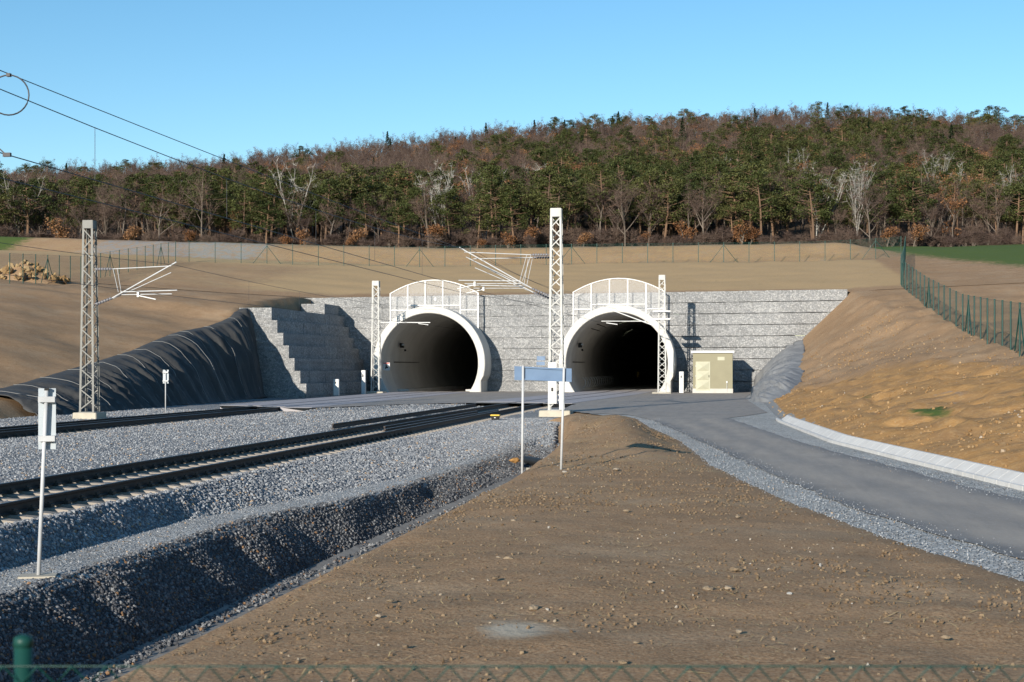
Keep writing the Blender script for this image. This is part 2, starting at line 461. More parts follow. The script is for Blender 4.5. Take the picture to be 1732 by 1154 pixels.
def sx(S, y): return itp(y, [(a, b) for a, b, c in S])
def sz(S, y): return itp(y, [(a, c) for a, b, c in S])
# road edges (x at y)
ROADL = [(-3.05, 53.7), (-1.8, 44.5), (-.7, 36.9), (.46, 28.3), (1.4, 22), (1.9, 19.5), (2.5, 17.2), (2.9, 15.6), (3.75, 12), (5.2, 7), (6.8, 2)]
ROADR = [(-.4, 56.6), (1.2, 42), (2.2, 34.6), (2.95, 29.8), (3.5, 26.3), (4.15, 22.7), (6.0, 15), (7.6, 8.5), (9, 3), (10, -2)]
VERGE = [(-5.2, 60.2), (-3.95, 56), (-2.95, 48), (-1.65, 39.5), (-.6, 29.5), (.6, 22.1), (1.6, 17.55), (2.5, 14.1), (3.2, 11.5), (4.6, 7), (6.2, 2)]
def polyx(P, y):
    p = sorted([(b, a) for a, b in P]); return np.interp(y, [q[0] for q in p], [q[1] for q in p])

def h_cut(x, y):
    """ground this side of the portal wall; x, y arrays"""
    out = np.zeros_like(x)
    cols = {}
    for i in range(x.shape[0]):
        yy = float(y[i, 0])
        xl, b, pl = float(xL(yy)), float(BH(yy)), float(PL(yy))
        cw = float(CW(yy))
        xr, xc, cz = float(xR(yy)), float(xC(yy)), float(CZ(yy))
        vx = float(polyx(VERGE, yy)) if yy < 59 else -6.7
        P = [(-400, pl + 26), (-120, pl + 5.5), (-50, pl), (xl - 9, b + (pl - b) * 0.42), (xl - cw, b), (xl - .69 * cw, b * .93), (xl - .375 * cw, b * .66), (xl, -.32), (xl + .6, -.6), (-10.6, -.6)]
        if yy < 57:
            P += [(float(sx(ED, yy)), -.75), (float(sx(G1, yy)), float(sz(G1, yy)) - .35), (float(sx(G2, yy)), float(sz(G2, yy)) - .06),
                  (float(sx(FF, yy)), float(sz(FF, yy)))]
            fx = float(sx(FF, yy))
            w = max(vx - fx, 0.3)
            P += [(fx + .22 * w, .05), (vx - .25 * w, .05), (vx, -.012), (vx + .35, -.10)]
        else:
            P += [(-9.4, -.5), (-7.6, -.3), (-7.0, -.07), (-6.0, -.07)]
        P += [(max(xr - 1.0, vx + .6), -.10), (xr, -.02), (xr + .35, .16), (xr + (xc - xr) * .5, cz * .56), (xc, cz), (xc + 2.0, cz + .1), (60, cz + 2.2), (160, cz + 9), (400, cz + 30)]
        P.sort()
        out[i] = np.interp(x[i], [p[0] for p in P], [p[1] for p in P])
    # earth mound beside the crossing
    mound = .50 * np.exp(-((x + 3.2 + (y - 40) * .10) / 1.15) ** 2 - ((y - 40.5) / 7.5) ** 2)
    mound = mound * np.where(y < 60, sstep(0.0, 1.3, polyx(VERGE, y) - x), 0)
    return out + mound
# skyline: photo column -> slope of the line of sight that just clears the ground of the crest
_r = np.concatenate([np.arange(-400, -33.4, 2.0), [-33.4], np.arange(8.2, 400, 2.0)])
_h = h_cut(_r.reshape(1, -1), np.full((1, len(_r)), 113.25))[0] - 7.25
HX, HO = _r, np.where((_r > -36.5) & (_r < 0), np.clip(_h, .02, .3), _h)
SKY = [(-900, 350), (-200, 330), (0, 326), (300, 314), (500, 292), (700, 272), (866, 250), (1000, 242), (1100, 236), (1300, 222), (1450, 222), (1600, 230), (1732, 240), (2000, 270), (2700, 340)]
def h_hill(x, y):
    Xc = cY * x + sY * y; Yc = np.maximum(-sY * x + cY * y, 20.0)
    base = np.interp(y, [113, 120, 150, 156, 163, 168, 232], [7.25, 8.2, 12.25, 12.6, 15.0, 15.5, 20.0])
    base2 = np.interp(y, [113, 120, 150, 156, 163, 168, 232], [7.25, 8.1, 12.0, 12.8, 13.7, 14.3, 20.0])
    w = sstep(10, 18, x)
    base = base * (1 - w) + base2 * w
    base = base + np.interp(x, HX, HO) * np.interp(y, [113, 160, 232], [1, .55, .1])
    px = 866 + FPX * Xc / Yc
    e = (619 - np.interp(px, [a for a, b in SKY], [b for a, b in SKY])) / FPX
    t = np.clip((Yc - 228) / (560 - 228), 0, 1)
    ang = .0785 + (e - .0785) * (t ** .82)
    far = np.maximum(Yc - 560, 0)
    hill = CH + Yc * ang - far * .20
    k = sstep(222, 240, Yc)
    return base * (1 - k) + hill * k
def h_any(x, y):
    x = np.array([[float(x)]]); y = np.array([[float(y)]])
    return float((h_cut(x, y) if y[0, 0] < 113.2 else h_hill(x, y))[0, 0])

def grid_mesh(name, xs, ys, hfun, mat, attrs=None):
    X, Y = np.meshgrid(xs, ys)
    Z = hfun(X, Y)
    nx, ny = len(xs), len(ys)
    V = np.stack([X.ravel(), Y.ravel(), Z.ravel()], 1)
    idx = np.arange(nx * ny).reshape(ny, nx)
    F = np.stack([idx[:-1, :-1].ravel(), idx[:-1, 1:].ravel(), idx[1:, 1:].ravel(), idx[1:, :-1].ravel()], 1)
    me = bpy.data.meshes.new(name)
    me.vertices.add(len(V)); me.vertices.foreach_set("co", V.ravel().astype(np.float32))
    me.loops.add(F.size); me.loops.foreach_set("vertex_index", F.ravel().astype(np.int32))
    me.polygons.add(len(F)); me.polygons.foreach_set("loop_start", np.arange(0, F.size, 4, dtype=np.int32))
    me.update(calc_edges=True); me.validate()
    me.polygons.foreach_set("use_smooth", [True] * len(me.polygons))
    me.materials.append(mat)
    for k, fn in (attrs or {}).items():
        a = me.attributes.new(k, 'FLOAT', 'POINT')
        a.data.foreach_set("value", fn(X, Y, Z).ravel().astype(np.float32))
    return me
def spaced(segs):
    r = []
    for a, b, d in segs:
        r += list(np.arange(a, b - 1e-6, d))
    r.append(segs[-1][1])
    return np.array(r)

def rough_cut(X, Y):
    Z = h_cut(X, Y)
    amp = np.where((X > -3.6) & (X < 1.3), .035, .10)
    road = sstep(-.3, .5, X - polyx(VERGE, Y) + .2) * sstep(-.2, .6, xR(Y) + .2 - X)
    road = np.where(Y < 59, road, ((X > -28.4) & (X < xR(Y) + .2)).astype(float))
    corridor = ((X > xL(Y)) & (X < sx(FF, Y))).astype(float)
    k = (1 - road) * (1 - corridor) * (1 - sstep(108, 112.5, Y))
    Z = Z + k * (amp * fbm(X * .9, Y * .9, 3, 4) + .03 * fbm(X * 4, Y * 4, 9, 2))
    calm = 1 - sstep(104, 112, Y)
    slope_r = sstep(0, 2, X - xR(Y)) * calm
    Z = Z + slope_r * .36 * fbm(X * .45, Y * .3, 21, 4) + slope_r * .2 * fbm(X * 1.7, Y * 1.1, 24, 3)
    slope_l = sstep(1, 5, xL(Y) - X) * calm
    Z = Z + slope_l * .30 * fbm(X * .30, Y * .25, 31, 4)
    return Z
def z_clay(X, Y, Z):
    u = (X - xR(Y)) / np.maximum(xC(Y) - xR(Y), 1)
    r = sstep(-.05, .05, u) * (1 - sstep(.65, 1.05, u + (Y - 40) * .005)) * (1 - sstep(74, 90, Y + u * 14))
    l = sstep(0, 3, xL(Y) + .2 - X) * (1 - sstep(52, 62, Y)) * (1 - sstep(2, 7, xL(Y) - X))
    return np.clip(r + .8 * l, 0, 1)
def z_grav(X, Y, Z):
    v = polyx(VERGE, Y)
    near = np.exp(-((X + .2) / .55) ** 2 - ((Y - 11.2) / .5) ** 2) * 0
    r = .45 * np.exp(-((X - 6.5) / 1.2) ** 2 - ((Y - 47) / 3.5) ** 2) + .40 * np.exp(-((X - 8.8) / .9) ** 2 - ((Y - 36) / 3.0) ** 2)
    isl = ((Y > 48) & (Y < 110) & (X > -1.2) & (X < xR(Y) + .25)).astype(float)
    return np.clip(near + r + isl, 0, 1)
def z_pale(X, Y, Z):
    x0, y0 = G(865, 1075)
    a = .80 * np.exp(-((X - x0) / .42) ** 2 - ((Y - y0) / .75) ** 2)
    x1, y1 = G(1010, 1075)
    a = a + .45 * np.exp(-((X - x1) / .2) ** 2 - ((Y - y1) / .3) ** 2)
    x2, y2 = G(540, 1010)
    a = a + .45 * np.exp(-((X - x2) / .6) ** 2 - ((Y - y2) / .9) ** 2)
    x3, y3 = G(790, 895)
    a = a + .42 * np.exp(-((X - x3) / .6) ** 2 - ((Y - y3) / .8) ** 2)
    return np.clip(a, 0, 1)
def z_green(X, Y, Z):
    a = .95 * np.exp(-((X - 8.2) / .8) ** 2 - ((Y - 40) / 4.5) ** 2) + .85 * np.exp(-((X - 5.2) / .7) ** 2 - ((Y - 42) / 2.5) ** 2) + .75 * np.exp(-((X - 4.4) / .6) ** 2 - ((Y - 55) / 3) ** 2)
    return np.clip(a + sstep(26, 34, X) * .8, 0, 1)
zero = lambda X, Y, Z: np.zeros_like(X)
xs = spaced([(-400, -120, 20), (-120, -60, 3), (-60, -29, .7), (-29, -10.5, 1.5), (-10.5, 5.5, .2), (5.5, 14, .4), (14, 40, 2), (40, 120, 8), (120, 400, 20)])
ys = spaced([(-60, 0, 5), (0, 6, .5), (6, 44, .22), (44, 62, .4), (62, 113.3, .6)])
ys[-1] = 113.3
z_straw1 = lambda X, Y, Z: np.clip(.38 * ((X > sx(FF, Y)) & (X < polyx(VERGE, Y)) & (Y > 27) & (Y < 60)) + .32 * sstep(-38, -46, X), 0, 1)
me = grid_mesh("ground", xs, ys, rough_cut, M['earth'], dict(z_clay=z_clay, z_grav=z_grav, z_pale=z_pale, z_green=z_green, z_straw=z_straw1, z_wood=zero))
tag(link(bpy.data.objects.new("ground", me)), kind="structure")

def hill_rough(X, Y):
    Z = h_hill(X, Y)
    k = sstep(113.5, 118, Y)
    return Z + k * ((.08 + .3 * sstep(180, 230, Y)) * fbm(X * .12, Y * .12, 5, 4) + np.where(Y < 170, .14, 0) * fbm(X * .6, Y * .5, 6, 3))
hz_straw = lambda X, Y, Z: np.clip(sstep(113, 119, Y) * (1 - .55 * sstep(150, 156, Y)) * (1 - sstep(164, 170, Y)) * (.95 - .45 * sstep(-36, -44, X) * (1 - sstep(140, 150, Y))) * (1 - sstep(12, 15, X)) , 0, 1) * .92
hz_green = lambda X, Y, Z: np.clip((.95 * sstep(170, 178, Y) + .9 * sstep(22, 34, X + .25 * (Y - 113)) + .95 * sstep(-78, -84, X) * sstep(125, 140, Y)) * (1 - sstep(224, 231, -sY * X + cY * Y)) + .36 * sstep(113, 116, Y) * (1 - sstep(128, 146, Y)) * (X > -30) * (X < 12), 0, 1)
hz_clay = lambda X, Y, Z: np.clip(.42 * sstep(152, 157, Y) * (1 - sstep(165, 169, Y)) * (X < 14) * sstep(-54, -48, X), 0, 1)
hz_grav = lambda X, Y, Z: np.clip(sstep(154, 157, Y) * (1 - sstep(164, 170, Y)) * sstep(-78, -73, X) * (1 - sstep(-54, -49, X)) * .56, 0, 1)
hz_wood = lambda X, Y, Z: sstep(226, 233, -sY * X + cY * Y)
xs = spaced([(-700, -140, 20), (-140, -70, 4), (-70, 30, 1.2), (30, 120, 4), (120, 700, 20)])
ys = spaced([(113.25, 175, .9), (175, 240, 2.5), (240, 620, 9), (620, 1400, 60)])
me = grid_mesh("hillside", xs, ys, hill_rough, M['earth'], dict(z_clay=hz_clay, z_grav=hz_grav, z_pale=zero, z_green=hz_green, z_straw=hz_straw, z_wood=hz_wood))
tag(link(bpy.data.objects.new("hillside", me)), kind="structure")
# ground under and behind everything, out to the horizon
mb = MB().add([(-4000, -4000, -8), (4000, -4000, -8), (4000, 5000, -8), (-4000, 5000, -8)], [(0, 1, 2, 3)])
tag(mb.build("far_ground", M['earth']), kind="structure")

# ------------------------------------------------------------------ ballast bed
def bed_profile(yy):
    e = float(sx(ED, yy)); 
    P = [(float(xL(yy)) - .15, -.12), (float(xL(yy)) + .5, -.16), (-26.6, -.2), (-24.4, -.2), (-20.3, -.2), (-17, -.17), (-13.6, -.2), (-12.95, -.235), (-11.2, -.25), (-9.95, -.235), (e - .02, -.215), (e, -.24),
         (float(sx(TT, yy)), float(sz(TT, yy))), (float(sx(LL, yy)), float(sz(LL, yy))), (float(sx(G1, yy)), float(sz(G1, yy)) - .03), (float(sx(G1, yy)) + .1, float(sz(G1, yy)) - .16), (float(sx(G1, yy)) + .32, float(sz(G1, yy)) - .8)]
    if yy > 56: P = P[:9] + [(-9.4, -.22), (-7.6, -.22), (-6.9, -.25), (-6.6, -.3), (-6.3, -.9)]
    return P
bx_ = spaced([(-33, -21, .8), (-21, -12, .5), (-12, -4.8, .16)])
by_ = spaced([(2, 45, .25), (45, 66, .4), (66, 112, 1.0)])
def bed_h(X, Y):
    Z = np.zeros_like(X)
    for i in range(X.shape[0]):
        P = sorted(bed_profile(float(Y[i, 0])))
        Z[i] = np.interp(X[i], [p[0] for p in P], [p[1] for p in P], left=-3.0, right=-3.0)
    sl = ((X > sx(LL, Y)) & (X < sx(G1, Y)) & (Y < 50)).astype(float)
    hump = .42 * fbm(X * .55 + Y * .25, Y * .42, 41, 3) * sl * sstep(0, .35, X - sx(LL, Y)) * sstep(0, .35, sx(G1, Y) - X)      # hollows washed into the lower slope
    sh = ((X > sx(ED, Y)) & (X < sx(TT, Y)) & (Y < 50)).astype(float)
    flat = (X < -9.7).astype(float)
    yb = np.interp(X, [-25.6, -19.9, -16.9, -14.5, -8.3, -7.9], [70, 66.4, 74.4, 77.4, 76, 67])
    ra = ((X > -20.0) & (X < -14.4)) | ((X > -8.6) & (X < -6.8) & (Y > 62))
    Z = np.where(ra, np.maximum(Z, -.17 + .115 * sstep(-4.5, -.4, Y - yb)), Z)
    return Z + hump + .05 * fbm(X * 2, Y * 2, 43, 3) * sh + .035 * fbm(X * .6, Y * .6, 45, 3) * flat
me = grid_mesh("ballast_bed", bx_, by_, bed_h, M['ballast'])
# the part to the right of the gutter edge dives under the ground and is dropped
bm = bmesh.new(); bm.from_mesh(me)
bmesh.ops.delete(bm, geom=[v for v in bm.verts if v.co.z < -2.7], context='VERTS')
bm.to_mesh(me); bm.free()
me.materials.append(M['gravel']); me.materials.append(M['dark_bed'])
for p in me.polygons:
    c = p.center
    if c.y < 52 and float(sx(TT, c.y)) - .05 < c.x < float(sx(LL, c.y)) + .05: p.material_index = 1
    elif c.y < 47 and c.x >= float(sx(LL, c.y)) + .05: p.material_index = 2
tag(link(bpy.data.objects.new("ballast_bed", me)), kind="structure")

# loose stones lying on the bed: one uncountable mass, real stones
def rock_mesh(name, seed, mat, squash=.75, sub=1):
    rs = random.Random(seed)
    bm = bmesh.new()
    bmesh.ops.create_icosphere(bm, subdivisions=sub, radius=.5)
    for v in bm.verts:
        v.co *= rs.uniform(.72, 1.18)
        v.co.x *= 1.15; v.co.z *= squash
    me = bpy.data.meshes.new(name); bm.to_mesh(me); bm.free()
    me.materials.append(mat)
    return me
def stone_pool(cname, mat, n, seed):
    c = bpy.data.collections.new(cname)
    for k in range(n):
        c.objects.link(bpy.data.objects.new(cname, rock_mesh(cname, seed + k, mat)))
    return c
def scatter_modifier(o, coll, smin, smax, attr_density=True, tilt=3.14, seed=1):
    ng = bpy.data.node_groups.new(o.name + "_scatter", 'GeometryNodeTree')
    ng.interface.new_socket("Geometry", in_out='INPUT', socket_type='NodeSocketGeometry')
    ng.interface.new_socket("Geometry", in_out='OUTPUT', socket_type='NodeSocketGeometry')
    N = ng.nodes; L = ng.links
    gi = N.new('NodeGroupInput'); go = N.new('NodeGroupOutput')
    ci = N.new('GeometryNodeCollectionInfo'); ci.inputs['Collection'].default_value = coll
    ci.inputs['Separate Children'].default_value = True; ci.inputs['Reset Children'].default_value = True
    ip = N.new('GeometryNodeInstanceOnPoints'); ip.inputs['Pick Instance'].default_value = True
    L.new(ci.outputs[0], ip.inputs['Instance'])
    def nattr(name, ty='FLOAT'):
        a = N.new('GeometryNodeInputNamedAttribute'); a.data_type = ty; a.inputs['Name'].default_value = name
        return a.outputs['Attribute']
    if attr_density:
        dp = N.new('GeometryNodeDistributePointsOnFaces')
        dp.inputs['Seed'].default_value = seed
        L.new(gi.outputs[0], dp.inputs['Mesh']); L.new(nattr('dens'), dp.inputs['Density'])
        L.new(dp.outputs['Points'], ip.inputs['Points'])
        rv = N.new('FunctionNodeRandomValue'); rv.data_type = 'FLOAT_VECTOR'
        rv.inputs[0].default_value = (-tilt, -tilt, -3.14); rv.inputs[1].default_value = (tilt, tilt, 3.14)
        L.new(rv.outputs[0], ip.inputs['Rotation'])
        rs_ = N.new('FunctionNodeRandomValue'); rs_.data_type = 'FLOAT'
        rs_.inputs[2].default_value = smin; rs_.inputs[3].default_value = smax; rs_.inputs['Seed'].default_value = 7
        mm = N.new('ShaderNodeMath'); mm.operation = 'MULTIPLY'
        L.new(rs_.outputs[1], mm.inputs[0]); L.new(nattr('ssize'), mm.inputs[1])
        L.new(mm.outputs[0], ip.inputs['Scale'])
    else:
        L.new(gi.outputs[0], ip.inputs['Points'])
        L.new(nattr('pick', 'INT'), ip.inputs['Instance Index'])
        cx = N.new('ShaderNodeCombineXYZ'); L.new(nattr('rotz'), cx.inputs[2])
        L.new(cx.outputs[0], ip.inputs['Rotation'])
        L.new(nattr('ssize'), ip.inputs['Scale'])
    L.new(ip.outputs[0], go.inputs[0])
    md = o.modifiers.new("scatter", 'NODES'); md.node_group = ng
stones = stone_pool("ballast_stone", M['stone'], 7, 100)
pebbles = stone_pool("field_pebble", M['field_stone'], 5, 200)
def d_ball(X, Y, Z):
    sh = ((X > sx(ED, Y) - .3) & (X < sx(TT, Y) + .15) & (Y < 60))
    lo = ((X > sx(LL, Y) - .1) & (X < sx(G1, Y) + .1) & (Y < 47))
    mid = ((X > -9.6) & (Y >= 43) & (Y < 60))
    fl = ((X <= sx(ED, Y) - .3) & (X > -29) & (Y < np.interp(X, [-25.6, -19.9, -16.9, -14.5, -8.3, -7.9], [70, 66.4, 74.4, 77.4, 76, 67]) - .1) & (Y > 12))
    led = ((X >= sx(TT, Y)) & (X <= sx(LL, Y)) & (Y < 46))
    near = np.clip(1.25 - Y / 55, .25, 1)
    d = 330 * sh + 150 * mid + 110 * fl * np.where((X > -12.9) & (Y < 76), .35, 1) * np.clip(1.35 - Y / 60, .45, 1) + 90 * led
    return np.where(Z < -2, 0, d)
def s_ball(X, Y, Z):
    lo = ((X > sx(LL, Y) - .1) & (X < sx(G1, Y) + .1) & (Y < 47))
    led = ((X > sx(TT, Y)) & (X <= sx(LL, Y)))
    return np.where(lo, .5, np.where(led, .35, np.where(X < sx(ED, Y) - .3, np.where(X > -12.9, .45, .62), .8))) * np.interp(Y, [0, 40, 80], [1, 1, 1.35])
bx2 = spaced([(-29.5, -12, .5), (-12, -4.8, .16)]); by2 = spaced([(8, 60, .3), (60, 78, .6)])
me = grid_mesh("ballast_stones", bx2, by2, bed_h, M['stone'], dict(dens=d_ball, ssize=s_ball))
bm = bmesh.new(); bm.from_mesh(me)
bmesh.ops.delete(bm, geom=[v for v in bm.verts if v.co.z < -2.7], context='VERTS')
bm.to_mesh(me); bm.free()
o = tag(link(bpy.data.objects.new("ballast_stones", me)), "loose grey broken stones of the track ballast", "ballast", kind="stuff")
scatter_modifier(o, stones, .045, .105)

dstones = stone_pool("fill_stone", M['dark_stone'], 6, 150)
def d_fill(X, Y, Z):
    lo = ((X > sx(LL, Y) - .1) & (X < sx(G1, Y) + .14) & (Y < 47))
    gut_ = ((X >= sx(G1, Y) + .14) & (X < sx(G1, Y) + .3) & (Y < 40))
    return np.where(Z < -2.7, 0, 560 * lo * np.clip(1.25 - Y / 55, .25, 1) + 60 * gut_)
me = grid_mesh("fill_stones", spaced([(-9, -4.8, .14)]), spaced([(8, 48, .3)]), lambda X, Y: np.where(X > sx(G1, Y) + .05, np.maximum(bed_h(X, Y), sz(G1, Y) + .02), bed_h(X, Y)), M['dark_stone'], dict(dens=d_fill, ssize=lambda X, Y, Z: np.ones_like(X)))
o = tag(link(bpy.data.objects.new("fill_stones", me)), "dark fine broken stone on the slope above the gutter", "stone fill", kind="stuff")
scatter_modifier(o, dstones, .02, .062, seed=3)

# pebbles in the bare earth field and on the clay bank
def d_peb(X, Y, Z):
    fld = ((X > sx(FF, Y) + .1) & (X < polyx(VERGE, Y) - .05) & (Y < 57))
    bank = ((X > xR(Y) + .2) & (X < xC(Y)) & (Y < 85))
    cl = np.clip(fbm(X * .8, Y * .8, 77, 3) * 2.2 + .6, .1, 1.6)
    return 8 * fld * cl * (Y > 6) + 2.6 * bank * cl
def s_peb(X, Y, Z):
    return np.where(X > xR(Y), 1.15, 1.0)
bx3 = spaced([(-7, 5, .4), (5, 13, .6)]); by3 = spaced([(6, 86, .5)])
me = grid_mesh("field_pebbles", bx3, by3, rough_cut, M['field_stone'], dict(dens=d_peb, ssize=s_peb))
o = tag(link(bpy.data.objects.new("field_pebbles", me)), "small pale pebbles strewn over the bare earth", "pebbles", kind="stuff")
scatter_modifier(o, pebbles, .008, .036, seed=5)

clods = stone_pool("earth_clod", M['clod'], 5, 230)
cclods = stone_pool("clay_clod", M['clay_clod'], 5, 260)
def d_clod(X, Y, Z):
    fld = ((X > sx(FF, Y) - .05) & (X < polyx(VERGE, Y) - .05) & (Y < 57) & (Y > 6))
    cl = np.clip(fbm(X * .5, Y * .5, 79, 3) * 2.4 + .55, .05, 1.7)
    return 80 * fld * cl * np.clip(1.3 - Y / 45, .2, 1)
me = grid_mesh("earth_clods", spaced([(-7, 5, .4)]), spaced([(6, 58, .5)]), rough_cut, M['clod'], dict(dens=d_clod, ssize=lambda X, Y, Z: np.interp(Y, [6, 40], [.6, 1.1])))
o = tag(link(bpy.data.objects.new("earth_clods", me)), "crumbs and clods of brown earth over the bare field", "clods", kind="stuff")
scatter_modifier(o, clods, .012, .055, seed=8)
def d_cclod(X, Y, Z):
    bank = ((X > xR(Y) + .2) & (X < xC(Y) + 1) & (Y < 108) & (Y > 18))
    cl = np.clip(fbm(X * .35, Y * .25, 83, 3) * 2.6 + .5, .05, 1.8)
    return 9 * bank * cl * np.clip(1.2 - (X - xR(Y)) / 14, .2, 1)
me = grid_mesh("clay_clods", spaced([(1, 14, .5)]), spaced([(18, 100, .6)]), rough_cut, M['clay_clod'], dict(dens=d_cclod, ssize=lambda X, Y, Z: np.ones_like(X)))
o = tag(link(bpy.data.objects.new("clay_clods", me)), "lumps of orange and brown clay over the bank", "clods", kind="stuff")
scatter_modifier(o, cclods, .02, .11, seed=9)

grit = stone_pool("grit", M['stone'], 4, 290)
def d_grit(X, Y, Z):
    a = X - (polyx(VERGE, Y) - .15); b = polyx(ROADL, Y) - X
    e2 = np.abs(X - polyx(ROADR, Y))
    return np.where(Y < 56, 170 * (a > 0) * sstep(-.45, .1, b) + 60 * (e2 < .3), 0) * np.clip(1.3 - Y / 45, .25, 1)
me = grid_mesh("verge_grit", spaced([(-4, 9, .15)]), spaced([(8, 56, .4)]), lambda X, Y: np.full_like(X, -.018), M['stone'], dict(dens=d_grit, ssize=lambda X, Y, Z: np.ones_like(X)))
o = tag(link(bpy.data.objects.new("verge_grit", me)), "loose grey grit along the edges of the access road", "grit", kind="stuff")
scatter_modifier(o, grit, .006, .026, seed=12)
sp = bpy.data.collections.new("straw_pool")
for k in range(4):
    rs = random.Random(k)
    L_ = rs.uniform(.06, .14); b_ = rs.uniform(-.02, .02)
    mb = MB().add([(-L_ / 2, -.0025, .004), (-L_ / 2, .0025, .004), (0, b_ - .0025, .012), (0, b_ + .0025, .012), (L_ / 2, -.001, .006), (L_ / 2, .001, .006)], [(0, 2, 3, 1), (2, 4, 5, 3)])
    sp.objects.link(bpy.data.objects.new("straw", mb.mesh("straw", M['straw'])))
def d_straw(X, Y, Z):
    fld = ((X > sx(FF, Y)) & (X < polyx(VERGE, Y) - .05) & (Y < 45) & (Y > 6))
    return 38 * fld * np.clip(fbm(X * .7, Y * .7, 91, 3) * 2.6 + .5, 0, 1.8)
me = grid_mesh("straw_bits", spaced([(-7, 5, .4)]), spaced([(6, 46, .5)]), rough_cut, M['straw'], dict(dens=d_straw, ssize=lambda X, Y, Z: np.ones_like(X)))
o = tag(link(bpy.data.objects.new("straw_bits", me)), "dry straw bits strewn over the bare earth", "straw", kind="stuff")
scatter_modifier(o, sp, .6, 1.5, tilt=.25, seed=14)

# ------------------------------------------------------------------ asphalt and verges
def flat_poly(name, pts, z, mat, lat=0.0):
    tri = tessellate_polygon([[Vector((p[0], p[1], 0)) for p in pts]])
    mb = MB().add([(p[0], p[1], z) for p in pts], [tuple(t_) for t_ in tri])
    me = mb.mesh(name, mat)
    up = [p for p in me.polygons if p.normal.z < 0]
    if up: me.flip_normals() if len(up) > len(me.polygons) / 2 else None
    a = me.attributes.new("lat", 'FLOAT', 'POINT'); a.data.foreach_set("value", [lat] * len(me.vertices))
    return tag(link(bpy.data.objects.new(name, me)), kind="structure")
apron = [(-25.6, 112.75), (-25.6, 70), (-19.9, 66.4), (-16.9, 74.4), (-14.5, 77.4), (-8.3, 76.0), (-7.9, 67), (-7.3, 64), (-6.2, 61.4), (-4.35, 59.5), (-3.05, 53.7), (-.4, 56.6), (.1, 58.4), (1.2, 63.4), (.88, 72.7), (.35, 91.4), (1.0, 111), (1.0, 112.75)]
flat_poly("crossing_apron", apron, -.02, M['asphalt'], .45)
def ribbon(name, A, B, z, mat, n=60, m=8, wob=0.0):
    def res(P):
        P = [Vector((a, b, 0)) for a, b in P]
        L = [0]
        for i in range(1, len(P)): L.append(L[-1] + (P[i] - P[i - 1]).length)
        out = []
        for k in range(n):
            s_ = L[-1] * k / (n - 1)
            i = max(j for j in range(len(L)) if L[j] <= s_ + 1e-9); i = min(i, len(P) - 2)
            f = (s_ - L[i]) / (L[i + 1] - L[i]); out.append(P[i].lerp(P[i + 1], f))
        return out
    a, b = res(A), res(B)
    rs = random.Random(4)
    vs, fs, lat = [], [], []
    for k in range(n):
        wa, wb = rs.uniform(-wob, wob), rs.uniform(-wob, wob)
        if k == 0: wa = wb = 0
        for j in range(m + 1):
            f = j / m; p = a[k].lerp(b[k], f)
            p.x += wa * (1 - f) + wb * f
            vs.append((p.x, p.y, z)); lat.append(f)
    for k in range(n - 1):
        for j in range(m):
            i = k * (m + 1) + j
            fs.append((i, i + m + 1, i + m + 2, i + 1))
    me = MB().add(vs, fs).mesh(name, mat)
    at = me.attributes.new("lat", 'FLOAT', 'POINT'); at.data.foreach_set("value", lat)
    return tag(link(bpy.data.objects.new(name, me)), kind="structure")
ribbon("road", ROADL, ROADR, -.02, M['asphalt'], 90, 8, .06)
VW = [(a + .55 if b > 20 else a + .75, b) for a, b in VERGE]
ribbon("gravel_verge", [(-7.3, 64.6), (-6.0, 60.6)] + [(a - .12, b) for a, b in VERGE[1:]], [(-7.0, 64.2), (-4.2, 60.0)] + [(a + .15, b) for a, b in ROADL[0:1]] + [(a + .3, b) for a, b in ROADL[1:]], -.034, M['gravel'], 160, 4, .14)
ribbon("gravel_verge", [(a - .15, b) for a, b in ROADR], [(.9, 57.4)] + [(float(xR(b)) - .35, b) for b in (54, 46, 39, 34, 30, 26, 22.7, 15, 8.5, 3, -2)], -.036, M['gravel'], 80, 4, .05)
isl = [(-.55, 56.6), (-.2, 58.6), (1.0, 63.2), (.75, 72.7), (.2, 91.4), (.85, 111), (1.7, 111), (1.6, 91), (1.75, 72), (1.75, 63), (1.75, 54)]
flat_poly("gravel_verge", isl, -.034, M['gravel'])

# ------------------------------------------------------------------ level crossing panels
lc = thing("level_crossing", "pale concrete crossing panels flush with both tracks before the tunnels", "crossing", (0, 0, 0))
XA = lambda y: -22.35 + 0 * y
def XB(y):
    t_ = min(max((y - 72) / 40.0, 0), 1); t_ = t_ * t_ * (3 - 2 * t_)
    return -11.2 + 2.15 * t_
GA = .875
def strip(xf0, xf1, y0, y1, step):
    y_ = y0
    while y_ < y1 - .2:
        e = min(y_ + step, y1)
        mb = MB()
        a0, a1, b0, b1 = xf0(y_), xf1(y_), xf0(e), xf1(e)
        g_ = .012
        vs = [(a0, y_ + g_, -.2), (a1, y_ + g_, -.2), (b1, e - g_, -.2), (b0, e - g_, -.2), (a0, y_ + g_, -.008), (a1, y_ + g_, -.008), (b1, e - g_, -.008), (b0, e - g_, -.008)]
        mb.add(vs, [(3, 2, 1, 0), (4, 5, 6, 7), (0, 1, 5, 4), (1, 2, 6, 5), (2, 3, 7, 6), (3, 0, 4, 7)])
        mb.build("crossing_panel", M['panel'], lc)
        y_ = e
for XT, ya, yi, yb, yend in ((XA, 70.5, 69.0, 67.3, 108.6), (XB, 79.5, 78.6, 77.0, 118.0)):
    strip(lambda y: XT(y) - GA - 2.3, lambda y: XT(y) - GA - .06, ya, yend, 3.0)
    strip(lambda y: XT(y) - GA + .10, lambda y: XT(y) + GA - .10, yi, yend, 1.5)
    strip(lambda y: XT(y) + GA + .06, lambda y: XT(y) + GA + 1.6, yb, yend, 3.0)

